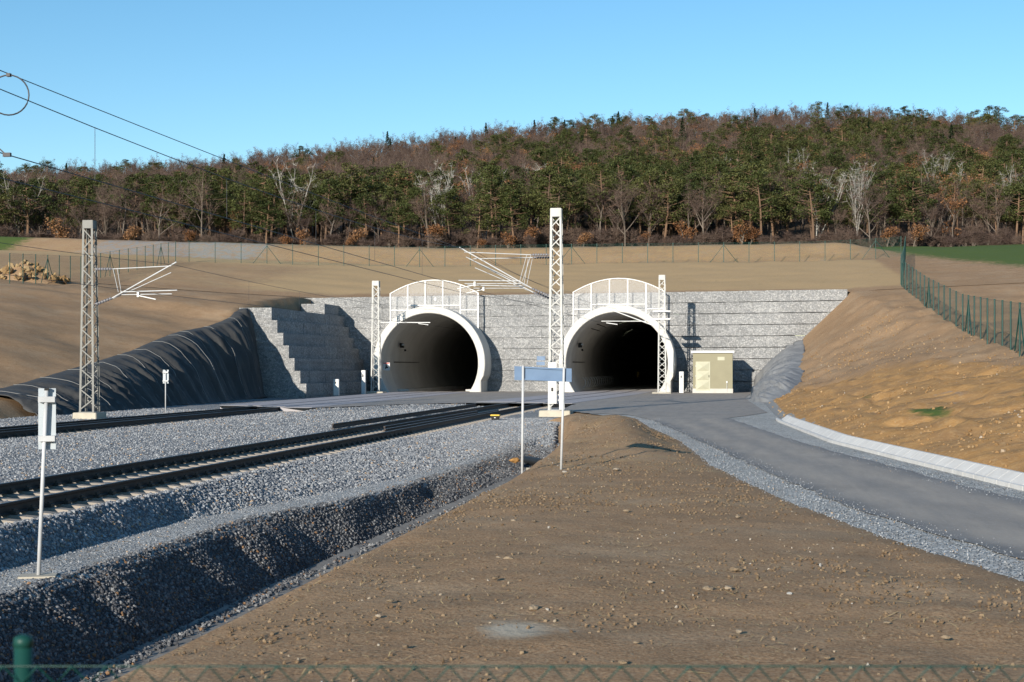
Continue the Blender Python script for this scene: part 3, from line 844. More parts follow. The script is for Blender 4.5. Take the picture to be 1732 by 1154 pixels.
# ------------------------------------------------------------------ railway tracks
RP = [(-.0625, -.17), (.0625, -.17), (.0625, -.157), (.012, -.135), (.009, -.048), (.034, -.036), (.036, -.006), (.026, .002), (-.026, .002), (-.036, -.006), (-.034, -.036), (-.009, -.048), (-.012, -.135), (-.0625, -.157)]
def rail(name, xf, y0, y1, parent, step=4.0, z=0.0, roll=0.0, label=None):
    ysr = list(np.arange(y0, y1, step)) + [y1]
    vs, fs = [], []
    n = len(RP)
    for y_ in ysr:
        for (a, b) in RP:
            ra = a * math.cos(roll) - (b + .085) * math.sin(roll); rb = a * math.sin(roll) + (b + .085) * math.cos(roll) - .085
            vs.append((xf(y_) + ra, y_, z + rb))
    for i in range(len(ysr) - 1):
        for k in range(n):
            fs.append((i * n + k, (i + 1) * n + k, (i + 1) * n + (k + 1) % n, i * n + (k + 1) % n))
    fs.append(tuple(range(n))); fs.append(tuple((len(ysr) - 1) * n + k for k in range(n - 1, -1, -1)))
    me = MB().add(vs, fs).mesh(name, M['rail'])
    me.materials.append(M['rail_top'])
    for k, p in enumerate(me.polygons):
        if k < (len(ysr) - 1) * n and k % n in (7,): p.material_index = 1
    o = link(bpy.data.objects.new(name, me), parent)
    return o
SP = .55
# sleeper: lower in the middle, sloping ends
def sleeper_mesh():
    xs_ = [-1.42, -1.30, -.92, -.55, 0, .55, .92, 1.30, 1.42]
    zt = [-.24, -.20, -.172, -.215, -.225, -.215, -.172, -.20, -.24]
    vs, fs = [], []
    for a, b in zip(xs_, zt):
        w = .13 if abs(a) > .5 else .11
        vs += [(a, -w, -.38), (a, -w + .02, b), (a, w - .02, b), (a, w, -.38)]
    for i in range(len(xs_) - 1):
        for k in range(3):
            fs.append((i * 4 + k, i * 4 + k + 1, i * 4 + 5 + k, i * 4 + 4 + k))
    fs += [(3, 2, 1, 0), tuple((len(xs_) - 1) * 4 + k for k in range(4))]
    return MB().add(vs, fs).mesh("sleeper", M['sleeper'])
SL = sleeper_mesh()
def clip_mesh():
    mb = MB()
    pr = [(-.045, -.17), (.045, -.17), (.045, -.125), (.016, -.12), (.016, -.085), (-.016, -.085), (-.016, -.12), (-.045, -.125)]
    mb.add([(a, -.06, b) for a, b in pr] + [(a, .06, b) for a, b in pr], [tuple(range(8)), tuple(range(15, 7, -1))] + [(k, 8 + k, 8 + (k + 1) % 8, (k + 1) % 8) for k in range(8)])
    return mb.mesh("rail_clip", M['clip'])
CL = clip_mesh()
def track(label, XT, y0, ys_end, yend, ext):
    tr = thing("railway_track", label, "track", (0, 0, 0))
    for s_ in (-1, 1):
        rail("rail", lambda y, s_=s_: XT(y) + s_ * GA, y0, yend, tr)
    k = 0
    y_ = y0
    while y_ < ys_end:
        sl = inst("sleeper", SL, tr, (XT(y_), y_, 0), (0, 0, random.uniform(-.01, .01)))
        if y_ < 46:
            for s_ in (GA - .1, GA + .1, -GA - .1, -GA + .1): inst("rail_clip", CL, sl, (s_, 0, 0))
        y_ += SP
    for a, b in ext:
        y_ = a
        while y_ < b:
            inst("sleeper", SL, tr, (XT(y_), y_, 0)); y_ += SP
    return tr
random.seed(3)
ta = track("railway track on concrete sleepers leading into the tunnel beside the stepped wing wall", XA, 36.0, 68.4, 160, [(109.0, 124.0)])
tb = track("railway track on concrete sleepers along the ballast shoulder into the tunnel by the equipment cabin", XB, 11.0, 77.6, 170, [])
def spare(label, x0, x1, y0, y1, z, cat="rail", roll=0.0, ):
    o = rail("spare_rail", lambda y: x0 + (x1 - x0) * (y - y0) / (y1 - y0), y0, y1, None, z=z, roll=roll)
    return tag(o, label, cat)
spare("spare rail lying on the ballast outside the track, between the two tracks", -13.45, -13.40, 48.0, 75.0, .01)
spare("longer of two spare rails lying between the running rails beside the ballast shoulder", -11.05, -10.85, 45.5, 66.5, -.04)
spare("shorter spare rail between the running rails beside the ballast shoulder", -11.55, -11.45, 47.5, 64.5, -.04)
spare("spare rail between the rails beside the black covered bank, nearer the grey mast", -22.75, -22.75, 43.0, 63.0, -.04)
spare("spare rail between the rails beside the black covered bank, nearer the open ballast", -22.1, -22.05, 44.5, 61.0, -.04)

# ------------------------------------------------------------------ gabion walls
RNG = random.Random(11)
TUN = [(-23.25, "left"), (-9.0, "right")]
TR, TZ, TO = 3.8, 2.15, 4.33
FRONT = 109.8
def in_hole(x, z):
    return any((x - c) ** 2 + (z - TZ) ** 2 < (TR + .30) ** 2 for c, _ in TUN)
BW, BHT = 2.0, .82
def basket_mesh(w, h, d):
    bm = bmesh.new()
    bmesh.ops.create_cube(bm, size=1)
    for v in bm.verts:
        v.co = Vector((v.co.x * w, v.co.y * d, v.co.z * h))
    bmesh.ops.subdivide_edges(bm, edges=bm.edges[:], cuts=3, use_grid_fill=True)
    rs = random.Random(int(w * 1000 + h * 100 + d * 10))
    for v in bm.verts:
        v.co += Vector((0, rs.uniform(-.035, .035), 0)) if abs(v.co.y) > d * .49 and abs(v.co.x) < w * .49 and abs(v.co.z) < h * .49 else Vector((0, 0, 0))
        if abs(v.co.x) > d * .49 and abs(v.co.y) < d * .49 and abs(v.co.z) < h * .49:
            v.co.x += rs.uniform(-.03, .03)
    me = bpy.data.meshes.new("gabion_basket"); bm.to_mesh(me); bm.free()
    me.materials.append(M['gabion'])
    return me
BM_FULL = basket_mesh(BW - .012, BHT - .010, 1.0)
wall = thing("gabion_wall", "tall grey gabion retaining wall around the two tunnel mouths", "wall", (0, WALL_Y + .5, 0))
def wall_top_shift(x, r): return .40 * (x + 32) / 40.0 * r / 9.0
rows = 9
for r in range(rows):
    x = -34.0 - (BW / 2 if r % 2 else 0)
    while x < 8.0:
        x1 = min(x + BW, 8.0)
        xm = (x + x1) / 2
        zb = -.06 + r * BHT + wall_top_shift(xm, r)
        # right end follows the slope of the bank
        lim = 1.4 + (zb / 7.4) * 6.0
        if x > lim + 1.2: x += BW; continue
        hole = [in_hole(a, b) for a in np.linspace(x, x1, 9) for b in np.linspace(zb, zb + BHT, 5)]
        if all(hole): x += BW; continue
        if not any(hole) and x1 - x > BW - .01:
            inst("gabion_basket", BM_FULL, wall, (xm, RNG.uniform(-.02, .03), zb + BHT / 2))
        else:
            mb = MB()
            n = max(1, int((x1 - x) / .125)); m = 6
            for i in range(n):
                for j in range(m):
                    a0 = x + (x1 - x) * i / n; a1 = x + (x1 - x) * (i + 1) / n
                    b0 = zb + BHT * j / m; b1 = zb + BHT * (j + 1) / m
                    if in_hole((a0 + a1) / 2, (b0 + b1) / 2): continue
                    k = .005 if j in (0, m - 1) else 0
                    mb.box(a0, -.5, b0 + (k if j == 0 else 0), a1, .5, b1 - (k if j == m - 1 else 0))
            if mb.v:
                bm = bmesh.new(); me = mb.mesh("gabion_basket", M['gabion']); bm.from_mesh(me)
                bmesh.ops.remove_doubles(bm, verts=bm.verts, dist=.001)
                seen = {}
                for f in bm.faces: seen.setdefault(tuple(sorted(v.index for v in f.verts)), []).append(f)
                bmesh.ops.delete(bm, geom=[f for fs in seen.values() if len(fs) > 1 for f in fs], context='FACES_ONLY')
                bm.to_mesh(me); bm.free()
                link(bpy.data.objects.new("gabion_basket", me), wall)
        x += BW
for a, b, z0, z1 in ((-35, -27.7, -.3, 7.0), (-18.75, -13.45, -.3, 7.1), (-4.55, 1.6, -.3, 7.2), (1.6, 4.2, 1.5, 7.2), (4.2, 6.6, 4.3, 7.2), (-27.7, -18.75, 6.55, 7.05), (-13.45, -4.55, 6.55, 7.1)):
    MB().box(a, .42, z0, b, .55, z1).build("light_stop_plate", M['gabion'], wall)  # unseen plates added behind the baskets so no light shows through the joints
# wing wall: tiers step back towards the bank
wing = thing("gabion_wing_wall", "stepped gabion wing wall beside the black covered bank, its track face in shade", "wall", (-30, 94.5, 0))
YE = 94.5
tiers = 8
for r in range(tiers):
    xf = -28.25 - .40 * r
    zb = -.06 + r * .84
    y0 = YE
    yend = WALL_Y
    if r == 7: y0 = 108.6
    back = -32.9
    y_ = y0
    while y_ < yend - .05:
        e = min(y_ + 2.0, yend)
        key = basket_mesh(xf - back - .02, .83, e - y_ - .01) if (r == 0 or True) else None
        key.name = "gabion_basket"
        inst("gabion_basket", key, wing, ((xf + back) / 2 + 30 + RNG.uniform(-.02, .02), (y_ + e) / 2 - YE, zb + .42))
        y_ = e

MB().box(-32.9 + 30, .02, -.6, -28.28 + 30, WALL_Y - YE - .02, -.07).build("footing", M['gabion'], wing)

# ------------------------------------------------------------------ tunnels
def arc_pts(r, n=48, zmin=-.25):
    a0 = math.asin(max(-1, (zmin - TZ) / r))
    return [(r * math.cos(a), TZ + r * math.sin(a)) for a in np.linspace(a0, math.pi - a0, n)]
for (cx, nm) in TUN:
    lab = {"left": "round tunnel portal of pale concrete beside the stepped wing wall", "right": "round tunnel portal of pale concrete next to the olive equipment cabin"}[nm]
    t_ = thing("tunnel_portal", lab, "tunnel", (cx, FRONT, 0))
    inner = arc_pts(TR); outer = arc_pts(TO)
    # collar, chamfered a little on its front edges, with straight feet
    n = len(inner)
    prof = []
    for (xi, zi), (xo, zo) in zip(inner, outer):
        if zo < 1.0: xo = math.copysign(4.02, xo)
        prof.append((xi, zi, xo, zo))
    vs, fs = [], []
    L = 3.6
    for (xi, zi, xo, zo) in prof:
        dx, dz = xo - xi, zo - zi
        for a, yy in ((0.0, L), (0.0, .05), (.09, 0.0), (.91, 0.0), (1.0, .05), (1.0, L)):
            vs.append((xi + dx * a, yy, zi + dz * a))
    for i in range(n - 1):
        for k in range(5):
            fs.append((i * 6 + k, i * 6 + k + 1, (i + 1) * 6 + k + 1, (i + 1) * 6 + k))
    for e in (0, n - 1):
        f = tuple(e * 6 + k for k in range(6)); fs.append(f if e else f[::-1])
    o = MB().add(vs, fs).build("collar", M['portal'], t_, smooth=False)
    for p in o.data.polygons: p.use_smooth = False
    # lining in blocks with open joints
    for b in range(11):
        y0 = L - .5 + b * 9.0 - .15; y1 = y0 + 9.3
        rr = TR + .010 + .02 * (b % 2)
        pts = arc_pts(rr, 40)
        bend = lambda y: 0.0
        vs = []
        for yy in (y0, (y0 + y1) / 2, y1):
            for (a, z) in pts: vs.append((a + bend(yy), yy, z))
        m = len(pts)
        fs = [(j * m + i, j * m + i + 1, (j + 1) * m + i + 1, (j + 1) * m + i) for j in range(2) for i in range(m - 1)]
        MB().add(vs, fs).build("lining_block", M['lining'], t_, smooth=True)
    # floor slab and end
    mb = MB()
    zf = -.21 if nm == "left" else -.03
    mb.add([(-3.7, -.2, zf), (3.7, -.2, zf), (3.7, 102, zf), (-3.7, 102, zf)], [(0, 1, 2, 3)])
    mb.build("floor_slab", M['lining'] if nm == "right" else M['ballast'], t_)
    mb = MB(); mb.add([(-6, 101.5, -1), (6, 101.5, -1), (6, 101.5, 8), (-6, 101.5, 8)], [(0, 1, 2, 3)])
    mb.build("dark_end_sheet", M['black'], t_)  # black sheet stands in for the unlit depth of the tunnel
    # walkway kerbs with cable duct
    for s_ in (-1, 1):
        mb = MB()
        vs = []
        for yy in (3.2, 40, 100):
            bx = 0.0
            vs += [(s_ * 2.25 + bx, yy, -.2), (s_ * 2.25 + bx, yy, .12), (s_ * 3.3 + bx, yy, .12), (s_ * 3.3 + bx, yy, -.2)]
        fs = [(0, 1, 2, 3)] + [(j * 4 + k, (j + 1) * 4 + k, (j + 1) * 4 + k + 1, j * 4 + k + 1) for j in range(2) for k in range(3)]
        if nm == "left": mb.add(vs, fs).build("walkway", M['lining'], t_)
    # handrail and cable along the wall on the far side of the track
    mb = MB()
    hp = [(-math.sqrt((TR - .05) ** 2 - (2.25 - TZ) ** 2) - .0009 * max(y - 4, 0) ** 2, y, 2.25) for y in (4.5, 12, 20, 30, 45)]
    mb.tube(hp, .035, 5); mb.build("handrail", M['black'], t_)
    if nm == "right":
        for k in range(14):
            y = 6 + k * 2.0
            bx = 0.0
            pts = [(-3.25 + bx + .32 * math.cos(a), y, .62 + .42 * math.sin(a)) for a in np.linspace(-1.2, 1.25, 7)]
            MB().tube(pts, .03, 5).build("cable_bracket", M['steel'], t_)
        for zc in (4.9, 5.25):
            hp = [(-math.sqrt((TR - .05) ** 2 - (zc - TZ) ** 2) - .0009 * max(y - 4, 0) ** 2, y, zc) for y in (7, 14, 24)]
            MB().tube(hp, .03, 5).build("cable", M['black'], t_)
    # protective screen over the collar
    ysn = 2.0
    xs_ = [-3.45 + 6.9 * k / 5 for k in range(6)]
    def top(x): return 8.55 - 1.02 * (x / 3.45) ** 2
    def bot(x): return TZ + math.sqrt(max(TO ** 2 - x * x, 0)) - .06
    for x in xs_:
        MB().cbox((x, ysn, (bot(x) + top(x)) / 2), (.10, .08, top(x) - bot(x))).build("screen_post", M['white'], t_)
    pts = [(x, ysn, top(x) + .02) for x in np.linspace(-3.5, 3.5, 17)]
    mb = MB()
    for a, b in zip(pts[:-1], pts[1:]): mb.bar(a, b, .09, .07)
    mb.build("screen_arch", M['white'], t_)
    for i in range(5):
        zr = 6.62 if i in (1, 2, 3) else 6.25
        MB().cbox(((xs_[i] + xs_[i + 1]) / 2, ysn, zr), (xs_[i + 1] - xs_[i] - .1, .06, .07)).build("screen_rail", M['white'], t_)
        xx = np.linspace(xs_[i] + .05, xs_[i + 1] - .05, 7)
        vs = [(x, ysn + .045, bot(x)) for x in xx] + [(x, ysn + .045, top(x)) for x in xx]
        fs = [(k, k + 1, 8 + k, 7 + k) for k in range(6)]
        o = MB().add(vs, fs).build("screen_mesh", M['portal_mesh'], t_)
        uv = o.data.uv_layers.new(name="UVMap")
        for lp in o.data.loops:
            v = o.data.vertices[lp.vertex_index].co; uv.data[lp.index].uv = (v.x + 10, v.z)
    if nm == "left":
        MB().cbox((.12, ysn - .05, 7.1), (.14, .02, .24)).build("notice_plate", M['white'], t_)
    # lamp on the wall
    lx = -math.sqrt((TR - .15) ** 2 - (3.55 - TZ) ** 2)
    lamp = MB().cbox((lx + .1, 5.2, 3.55), (.30, .30, .34)).cbox((lx + .18, 4.7, 3.7), (.18, .5, .10)).cbox((lx + .2, 5.9, 3.2), (.14, .2, .16)).build("wall_lamp", M['black'], t_)
    MB().cbox((lx + .33, 4.62, 3.62), (.16, .24, .14)).build("lamp_head", M['steel'], lamp)
    if nm == "left":
        sg = MB().cbox((-3.55, 1.15, 1.9), (.04, .03, .03)).cbox((-3.52, 1.0, 1.9), (.52, .03, .60)).build("tunnel_notice", M['white'], t_)
        MB().cbox((-3.52, .975, 2.15), (.46, .012, .07)).build("red_bar", M['red'], sg)
        MB().cbox((-3.54, .975, 1.93), (.10, .012, .26)).cbox((-3.45, .975, 1.84), (.12, .012, .12)).cbox((-3.58, .975, 1.78), (.10, .012, .10)).build("pictogram", M['black'], sg)
    else:
        MB().cbox((-2.1, 55, 1.0), (.35, .03, .7)).build("distance_plate", M['yellow'], t_)

# ------------------------------------------------------------------ masts
def mast(label, loc, H, wb, wt, mat, plinth, cap=.35, rz=0.0):
    m = thing("lattice_mast", label, "mast", loc, rz, "overhead line masts")
    pb = MB()
    w = plinth
    pb.add([(-w, -w, -.55), (w, -w, -.55), (w, w, -.55), (-w, w, -.55), (-w * .97, -w * .97, .06), (w * .97, -w * .97, .06), (w * .97, w * .97, .06), (-w * .97, w * .97, .06)],
           [(4, 5, 6, 7), (0, 1, 5, 4), (1, 2, 6, 5), (2, 3, 7, 6), (3, 0, 4, 7)])
    pb.build("plinth", M['plinth'], m, bevel=.03)
    z0 = .06
    def hw(z): return (wb + (wt - wb) * (z - z0) / (H - z0)) / 2
    for sx_, sy_ in ((-1, -1), (1, -1), (1, 1), (-1, 1)):
        a = (sx_ * hw(z0), sy_ * hw(z0), z0); b = (sx_ * hw(H), sy_ * hw(H), H)
        lg = MB()
        lg.bar(a, b, .085, .012, up=(0, 1, 0)); lg.bar((a[0] - sx_ * .006, a[1] - sy_ * .04, a[2]), (b[0] - sx_ * .006, b[1] - sy_ * .04, b[2]), .012, .08, up=(0, 1, 0))
        lg.build("leg", mat, m)
    nb = int(H / (wb * .95) + .5) + 3
    zs = [z0 + .12 + (H - cap - z0 - .15) * k / nb for k in range(nb + 1)]
    for k in range(nb):
        za, zb = zs[k], zs[k + 1]
        s_ = 1 if k % 2 else -1
        ha, hb = hw(za) , hw(zb)
        for f in range(4):
            if f == 0: p, q = (s_ * ha, -ha - .008, za), (-s_ * hb, -hb - .008, zb)
            elif f == 1: p, q = (-s_ * ha, ha + .008, za), (s_ * hb, hb + .008, zb)
            elif f == 2: p, q = (ha + .008, s_ * ha, za), (hb + .008, -s_ * hb, zb)
            else: p, q = (-ha - .008, -s_ * ha, za), (-hb - .008, s_ * hb, zb)
            MB().bar(p, q, .045, .010, up=(0, 1, 0) if f < 2 else (1, 0, 0)).build("lacing_bar", mat, m)
    h = hw(H)
    MB().box(-h - .02, -h - .02, H - cap, h + .02, h + .02, H + .01).build("cap", mat, m)
    MB().box(-hw(0) - .05, -hw(0) - .05, .045, hw(0) + .05, hw(0) + .05, .085).build("base_plate", mat, m)
    return m
def cantilever(m, sgn, z_top, z_low, reach, z_tip, z_reg, y, hw, reg_from=.33, steady=None, mat=None):
    """tubular bracket arm; sgn = side it reaches to"""
    mat = mat or M['steel']
    s = sgn
    c = MB().tube([(s * (hw + .75), y, z_low + (z_tip - z_low) * .15), (s * (reach + .12), y, z_tip + .06)], .026, 8).build("cantilever", mat, m)
    MB().tube([(s * (hw + .75), y, z_top), (s * (reach - .1), y, z_top + (z_tip - z_top) * .5)], .019, 6).build("top_tube", mat, c)
    MB().tube([(s * (hw + .7), y + .12, z_low + (z_tip - z_low) * .13), (s * (reach - .15), y + .12, z_tip - .35)], .016, 6).build("diagonal_tube", mat, c)
    for za, zb in ((z_top, z_top), (z_low, z_low + (z_tip - z_low) * .15)):
        ib = MB()
        for k in range(6):
            f0, f1 = k / 6, (k + .55) / 6
            ib.tube([(s * (hw + .08 + .67 * f0), y, za + (zb - za) * f0), (s * (hw + .08 + .67 * f1), y, za + (zb - za) * f1)], .06, 8)
        ib.tube([(s * hw, y, za), (s * (hw + .78), y, zb)], .025, 6)
        ib.build("insulator", M['insul'], c)
    xr0 = hw + (reach - hw) * reg_from
    zr0 = z_low + (z_tip - z_low) * reg_from
    MB().tube([(s * xr0, y, zr0 - .05), (s * (reach + .15), y, z_reg)] if abs(zr0 - z_reg) < .6 else [(s * xr0, y, z_reg), (s * (reach + .15), y, z_reg)], .022, 6).build("registration_tube", mat, c)
    MB().tube([(s * (xr0 - .05), y + .08, z_reg - .16), (s * (reach - .1), y + .08, z_reg - .14)], .018, 6).build("registration_tube", mat, c)
    for d in (0, .12):
        MB().tube([(s * (hw + .78 + d * 1.5), y, z_top), (s * (xr0 - .1 + d), y, zr0 - .05)], .012, 5).build("stay_rod", mat, c)
    xs_ = steady if steady is not None else reach - .55
    st = MB().tube([(s * xs_, y, z_reg - .20), (s * (xs_ + .75), y, z_reg - .36)], .024, 6).cbox((s * xs_, y, z_reg - .16), (.08, .06, .2))
    st.build("steady_arm", M['white'], c)
    return c
mm = mast("tall white lattice mast beside the blue sign at the crossing", (-7.7, 62.6, .0), 8.65, .57, .39, M['mast_white'], .68)
cantilever(mm, -1, 6.68, 4.95, 4.05, 6.98, 5.62, -.22, .28)
cantilever(mm, -1, 6.60, 4.85, 3.75, 6.55, 5.45, .28, .28)
cb = MB().box(-.30, -.44, .35, .06, -.34, 2.1).box(.18, -.46, .1, .40, -.36, 1.7).build("equipment_board", M['white'], mm)
MB().cbox((-.12, -.455, .95), (.09, .02, .16)).build("lock", M['black'], cb)
bs = MB().cbox((-.62, -.42, 2.05), (.36, .02, .15)).cbox((-.60, -.42, 2.27), (.36, .02, .18)).build("blue_plate", M['sign_blue'], mm)
lm = mast("grey lattice mast on a concrete block beside the black covered bank", (-26.1, 56.8, .0), 7.85, .56, .36, M['mast_grey'], .52, cap=.32)
cantilever(lm, 1, 5.86, 4.45, 3.7, 6.05, 4.98, -.3, .36, steady=2.2)
pl = mast("pale lattice mast standing at the tunnel mouth next to the wing wall", (-26.45, 106.2, .0), 8.2, .58, .42, M['mast_white'], .70)
c = MB().tube([(.35, -.1, 5.15), (4.1, -.1, 5.12)], .035, 6).build("registration_tube", M['white'], pl)
MB().tube([(3.2, -.1, 5.05), (3.95, -.1, 4.95)], .03, 6).build("steady_arm", M['white'], c)
pr = mast("pale lattice mast standing at the tunnel mouth next to the olive cabin", (-5.45, 106.4, .0), 8.45, .54, .38, M['mast_white'], .70)
c = MB().tube([(-.35, -.1, 4.75), (-3.55, -.1, 5.95)], .04, 6).build("cantilever", M['white'], pr)
MB().tube([(-1.15, -.1, 5.15), (-4.35, -.1, 5.17)], .03, 6).build("registration_tube", M['white'], c)
MB().tube([(-1.2, -.1, 5.1), (-.7, -.1, 6.1)], .016, 5).build("stay_rod", M['white'], c)
MB().tube([(-4.0, -.1, 5.05), (-3.2, -.1, 4.93)], .035, 6).build("steady_arm", M['white'], c)
for z in (5.3, 5.85):
    MB().cbox((0, 0, z), (1.25, .9, .10)).build("clamp_band", M['white'], pr)

# ------------------------------------------------------------------ overhead wires
def wire(name, label, pts, r, cat="wire", group=None):
    return tag(MB().tube(pts, r, 5).build(name, M['wire']), label, cat, group)
def sag(p, q, n, s):
    return [tuple(Vector(p).lerp(Vector(q), k / n) - Vector((0, 0, s * 4 * (k / n) * (1 - k / n)))) for k in range(n + 1)]
ym = 62.4
mA = [(-11.25, ym, 6.9)]
mAp = sag((-11.25, ym, 6.92), (-11.25, 2, 6.9), 16, .80)
mBp = sag((-11.75, ym + .5, 6.98), (-12.3, 2, 7.0), 16, .16)
wire("messenger_wire", "sagging carrier wire with hangers above the track beside the ballast shoulder", mAp, .0085)
wire("messenger_wire", "upper carrier wire that holds the round cable loop", mBp, .0085)
wire("contact_wire", "straight contact wire hung from the white mast over the track", [(-11.25, 2, 5.24), (-11.25, ym, 5.22), (-9.4, 106.3, 4.95), (-9.0, 150, 4.9)], .009)
wire("contact_wire", "lower second contact wire leading to the white mast", [(-11.9, 2, 4.95), (-11.6, ym + .5, 5.06), (-11.4, 75, 5.3), (-12.2, 110.4, 6.35)], .009)
wire("messenger_wire", "carrier wire from the white mast to the screen over the tunnel by the cabin", sag((-11.25, ym, 6.92), (-12.4, 110.5, 7.5), 8, .35), .0085)
wire("messenger_wire", "carrier wire from the white mast into the tunnel by the cabin", sag((-11.7, ym + .5, 6.98), (-9.0, 110.5, 6.2), 8, .35), .0085)
wire("contact_wire", "contact wire over the track beside the black covered bank", [(-22.4, 2, 4.85), (-22.4, 56.6, 4.75), (-22.6, 106.2, 4.95), (-22.8, 150, 4.9)], .009)
wire("messenger_wire", "carrier wire over the track beside the black covered bank", sag((-22.4, 56.6, 6.0), (-22.7, 110.3, 6.2), 8, .3) , .0085)
wire("messenger_wire", "carrier wire behind the grey mast running back over the ballast", sag((-22.4, 2, 6.4), (-22.4, 56.6, 6.0), 10, .5), .0085)
def zA(y):
    t_ = (ym - y) / (ym - 2); return 6.92 - .8 * 4 * t_ * (1 - t_)
for y in (24.7, 31.5, 38.5, 45, 52):
    wire("wire_hanger", "thin hanger between the carrier wire and the contact wire by the ballast shoulder", [(-11.25, y, zA(y)), (-11.25, y, 5.24)], .005, "hanger", "hangers between carrier and contact wire")
for y in (66, 74, 83, 92):
    t_ = (y - 56.6) / 53.7; zz = 6.0 + .2 * t_ - .3 * 4 * t_ * (1 - t_)
    wire("wire_hanger", "thin hanger over the track beside the black covered bank", [(-22.5, y, zz), (-22.5, y, 4.85)], .005, "hanger", "hangers over the far track")
lp = [(-11.93 + .0 * a, 22.2 + .30 * math.sin(a) * .35, 0) for a in np.linspace(0, 6.28, 24)]
cxl, cyl = D(15, 22.9)
zl = CH + (619 - 161) * 22.9 / FPX
ringp = [(cxl + .31 * math.sin(a) * cY, cyl + .31 * math.sin(a) * sY, zl + .31 * math.cos(a)) for a in np.linspace(0, 2 * math.pi, 29)]
lo = wire("cable_loop", "round loop of cable hanging from the upper carrier wire", ringp, .012, "cable")
MB().cbox((cxl, cyl, zl + .31), (.06, .06, .05)).build("clamp", M['wire'], lo)
c2x, c2y = D(12, 22.5)
z2 = CH + (619 - 262) * 22.5 / FPX
st = wire("wire_clamp", "small clamp with a curved lead on the contact wire below the cable loop", [(c2x - .45, c2y, z2 + .55), (c2x - .25, c2y, z2 + .2), (c2x - .05, c2y, z2 + .03), (c2x + .05, c2y, z2)], .011, "clamp")
MB().cbox((c2x, c2y, z2), (.12, .05, .06)).build("clamp_body", M['wire'], st)

# ------------------------------------------------------------------ signs and small fittings
def post_sign(label, loc, H, pw, ph, pr, tilt=0.0, rz=0.0, base=True):
    s = thing("marker_sign", label, "sign", loc, rz)
    MB().tube([(0, 0, -.2), (tilt * H, 0, H - .02)], pr, 8).build("post", M['steel'], s, smooth=True)
    x = tilt * H
    p = MB().box(x - pw / 2, .05, H - ph, x + pw / 2, .062, H).build("panel", M['sign_back'], s)
    for z in (H - ph * .18, H - ph * .82):
        MB().box(x - pw / 2 + .005, -pr - .012, z - .035, x + pw / 2 - .005, .052, z + .035).build("clamp_bracket", M['steel'], p)
    MB().cbox((tilt * H, 0, H - .01), (pr * 2.1, pr * 2.1, .03)).build("cap", M['black'], s)
    if base: MB().box(-.22, -.16, -.03, .22, .16, .025).build("foot_plate", M['plinth'], s)
    return s
x, y = G(64, 976, -.67)
post_sign("tall narrow marker sign seen from behind on the ballast ledge", (x, y, -.67), 2.34, .21, .76, .026, tilt=.045, rz=R(YAW + 12))
x, y = G(280, 697, -.15)
s2 = post_sign("small white marker sign on a thin post before the black covered bank", (x, y, -.18), 1.95, .26, .62, .025, rz=R(YAW), base=False)
# blue-grey name board on two posts
Yb = 27.0
bl = thing("name_board", "blue backed board on two thin posts at the edge of the bare earth", "sign", (*D(917, Yb), 0), R(YAW))
for k, (pxl, zb_, lean) in enumerate(((884, -.28, .02), (952, .0, .055))):
    xx = (pxl - 917) * Yb / FPX
    MB().tube([(xx - lean * .6, 0, zb_), (xx + lean * .4, 0, 1.955 - .02 * k)], .024, 8).build("post", M['steel'], bl, smooth=True)
pb = MB()
w0, w1 = (870 - 917) * Yb / FPX, (967 - 917) * Yb / FPX
pb.add([(w0, .035, 1.69), (w1, .035, 1.655), (w1, .035, 1.90), (w0, .035, 1.945), (w0, .05, 1.69), (w1, .05, 1.655), (w1, .05, 1.90), (w0, .05, 1.945)], [(0, 1, 2, 3), (7, 6, 5, 4), (0, 4, 5, 1), (1, 5, 6, 2), (2, 6, 7, 3), (3, 7, 4, 0)])
board = pb.build("board", M['sign_blue'], bl)
MB().bar((w0 + .13, .02, 1.925), (w1 - .13, .02, 1.885), .03, .025).build("stiffener", M['sign_blue'], board)
MB().bar((w0 + .13, .02, 1.705), (w1 - .13, .02, 1.672), .03, .025).build("stiffener", M['sign_blue'], board)
def marker_post(label, x, y, h, w=.34):
    p = thing("marker_post", label, "post", (x, y, -.02))
    MB().box(-w / 2, -.12, -.1, w / 2, .12, h).build("shaft", M['white'], p, bevel=.02)
    MB().box(-.06, -.135, h * .70, .02, -.121, h * .82).build("socket", M['black'], p)
x, y = G(574, 668, 0); marker_post("white marker post alone at the foot of the shaded wing wall", -27.6, 97.5 + 2, 1.05, .38)
marker_post("white marker post close to the lattice mast by the wing wall", -26.9, 104.3, 1.65, .30)
marker_post("white marker post between the tunnel and the olive cabin", -4.15, 108.6, 1.55, .32)
bx = thing("junction_box", "small black junction box with a yellow lid on the ballast", "box", (*G(838, 711, -.2), -.2))
MB().add([(-.13, -.1, 0), (.13, -.1, 0), (.13, .1, 0), (-.13, .1, 0), (-.165, -.13, .17), (.165, -.13, .17), (.165, .13, .17), (-.165, .13, .17)], [(3, 2, 1, 0), (4, 5, 6, 7), (0, 1, 5, 4), (1, 2, 6, 5), (2, 3, 7, 6), (3, 0, 4, 7)]).build("body", M['black'], bx)
MB().box(-.185, -.15, .172, .185, .15, .225).build("lid", M['yellow'], bx, bevel=.015)
MB().box(-.03, -.14, .09, .03, -.12, .12).build("latch", M['white'], bx)
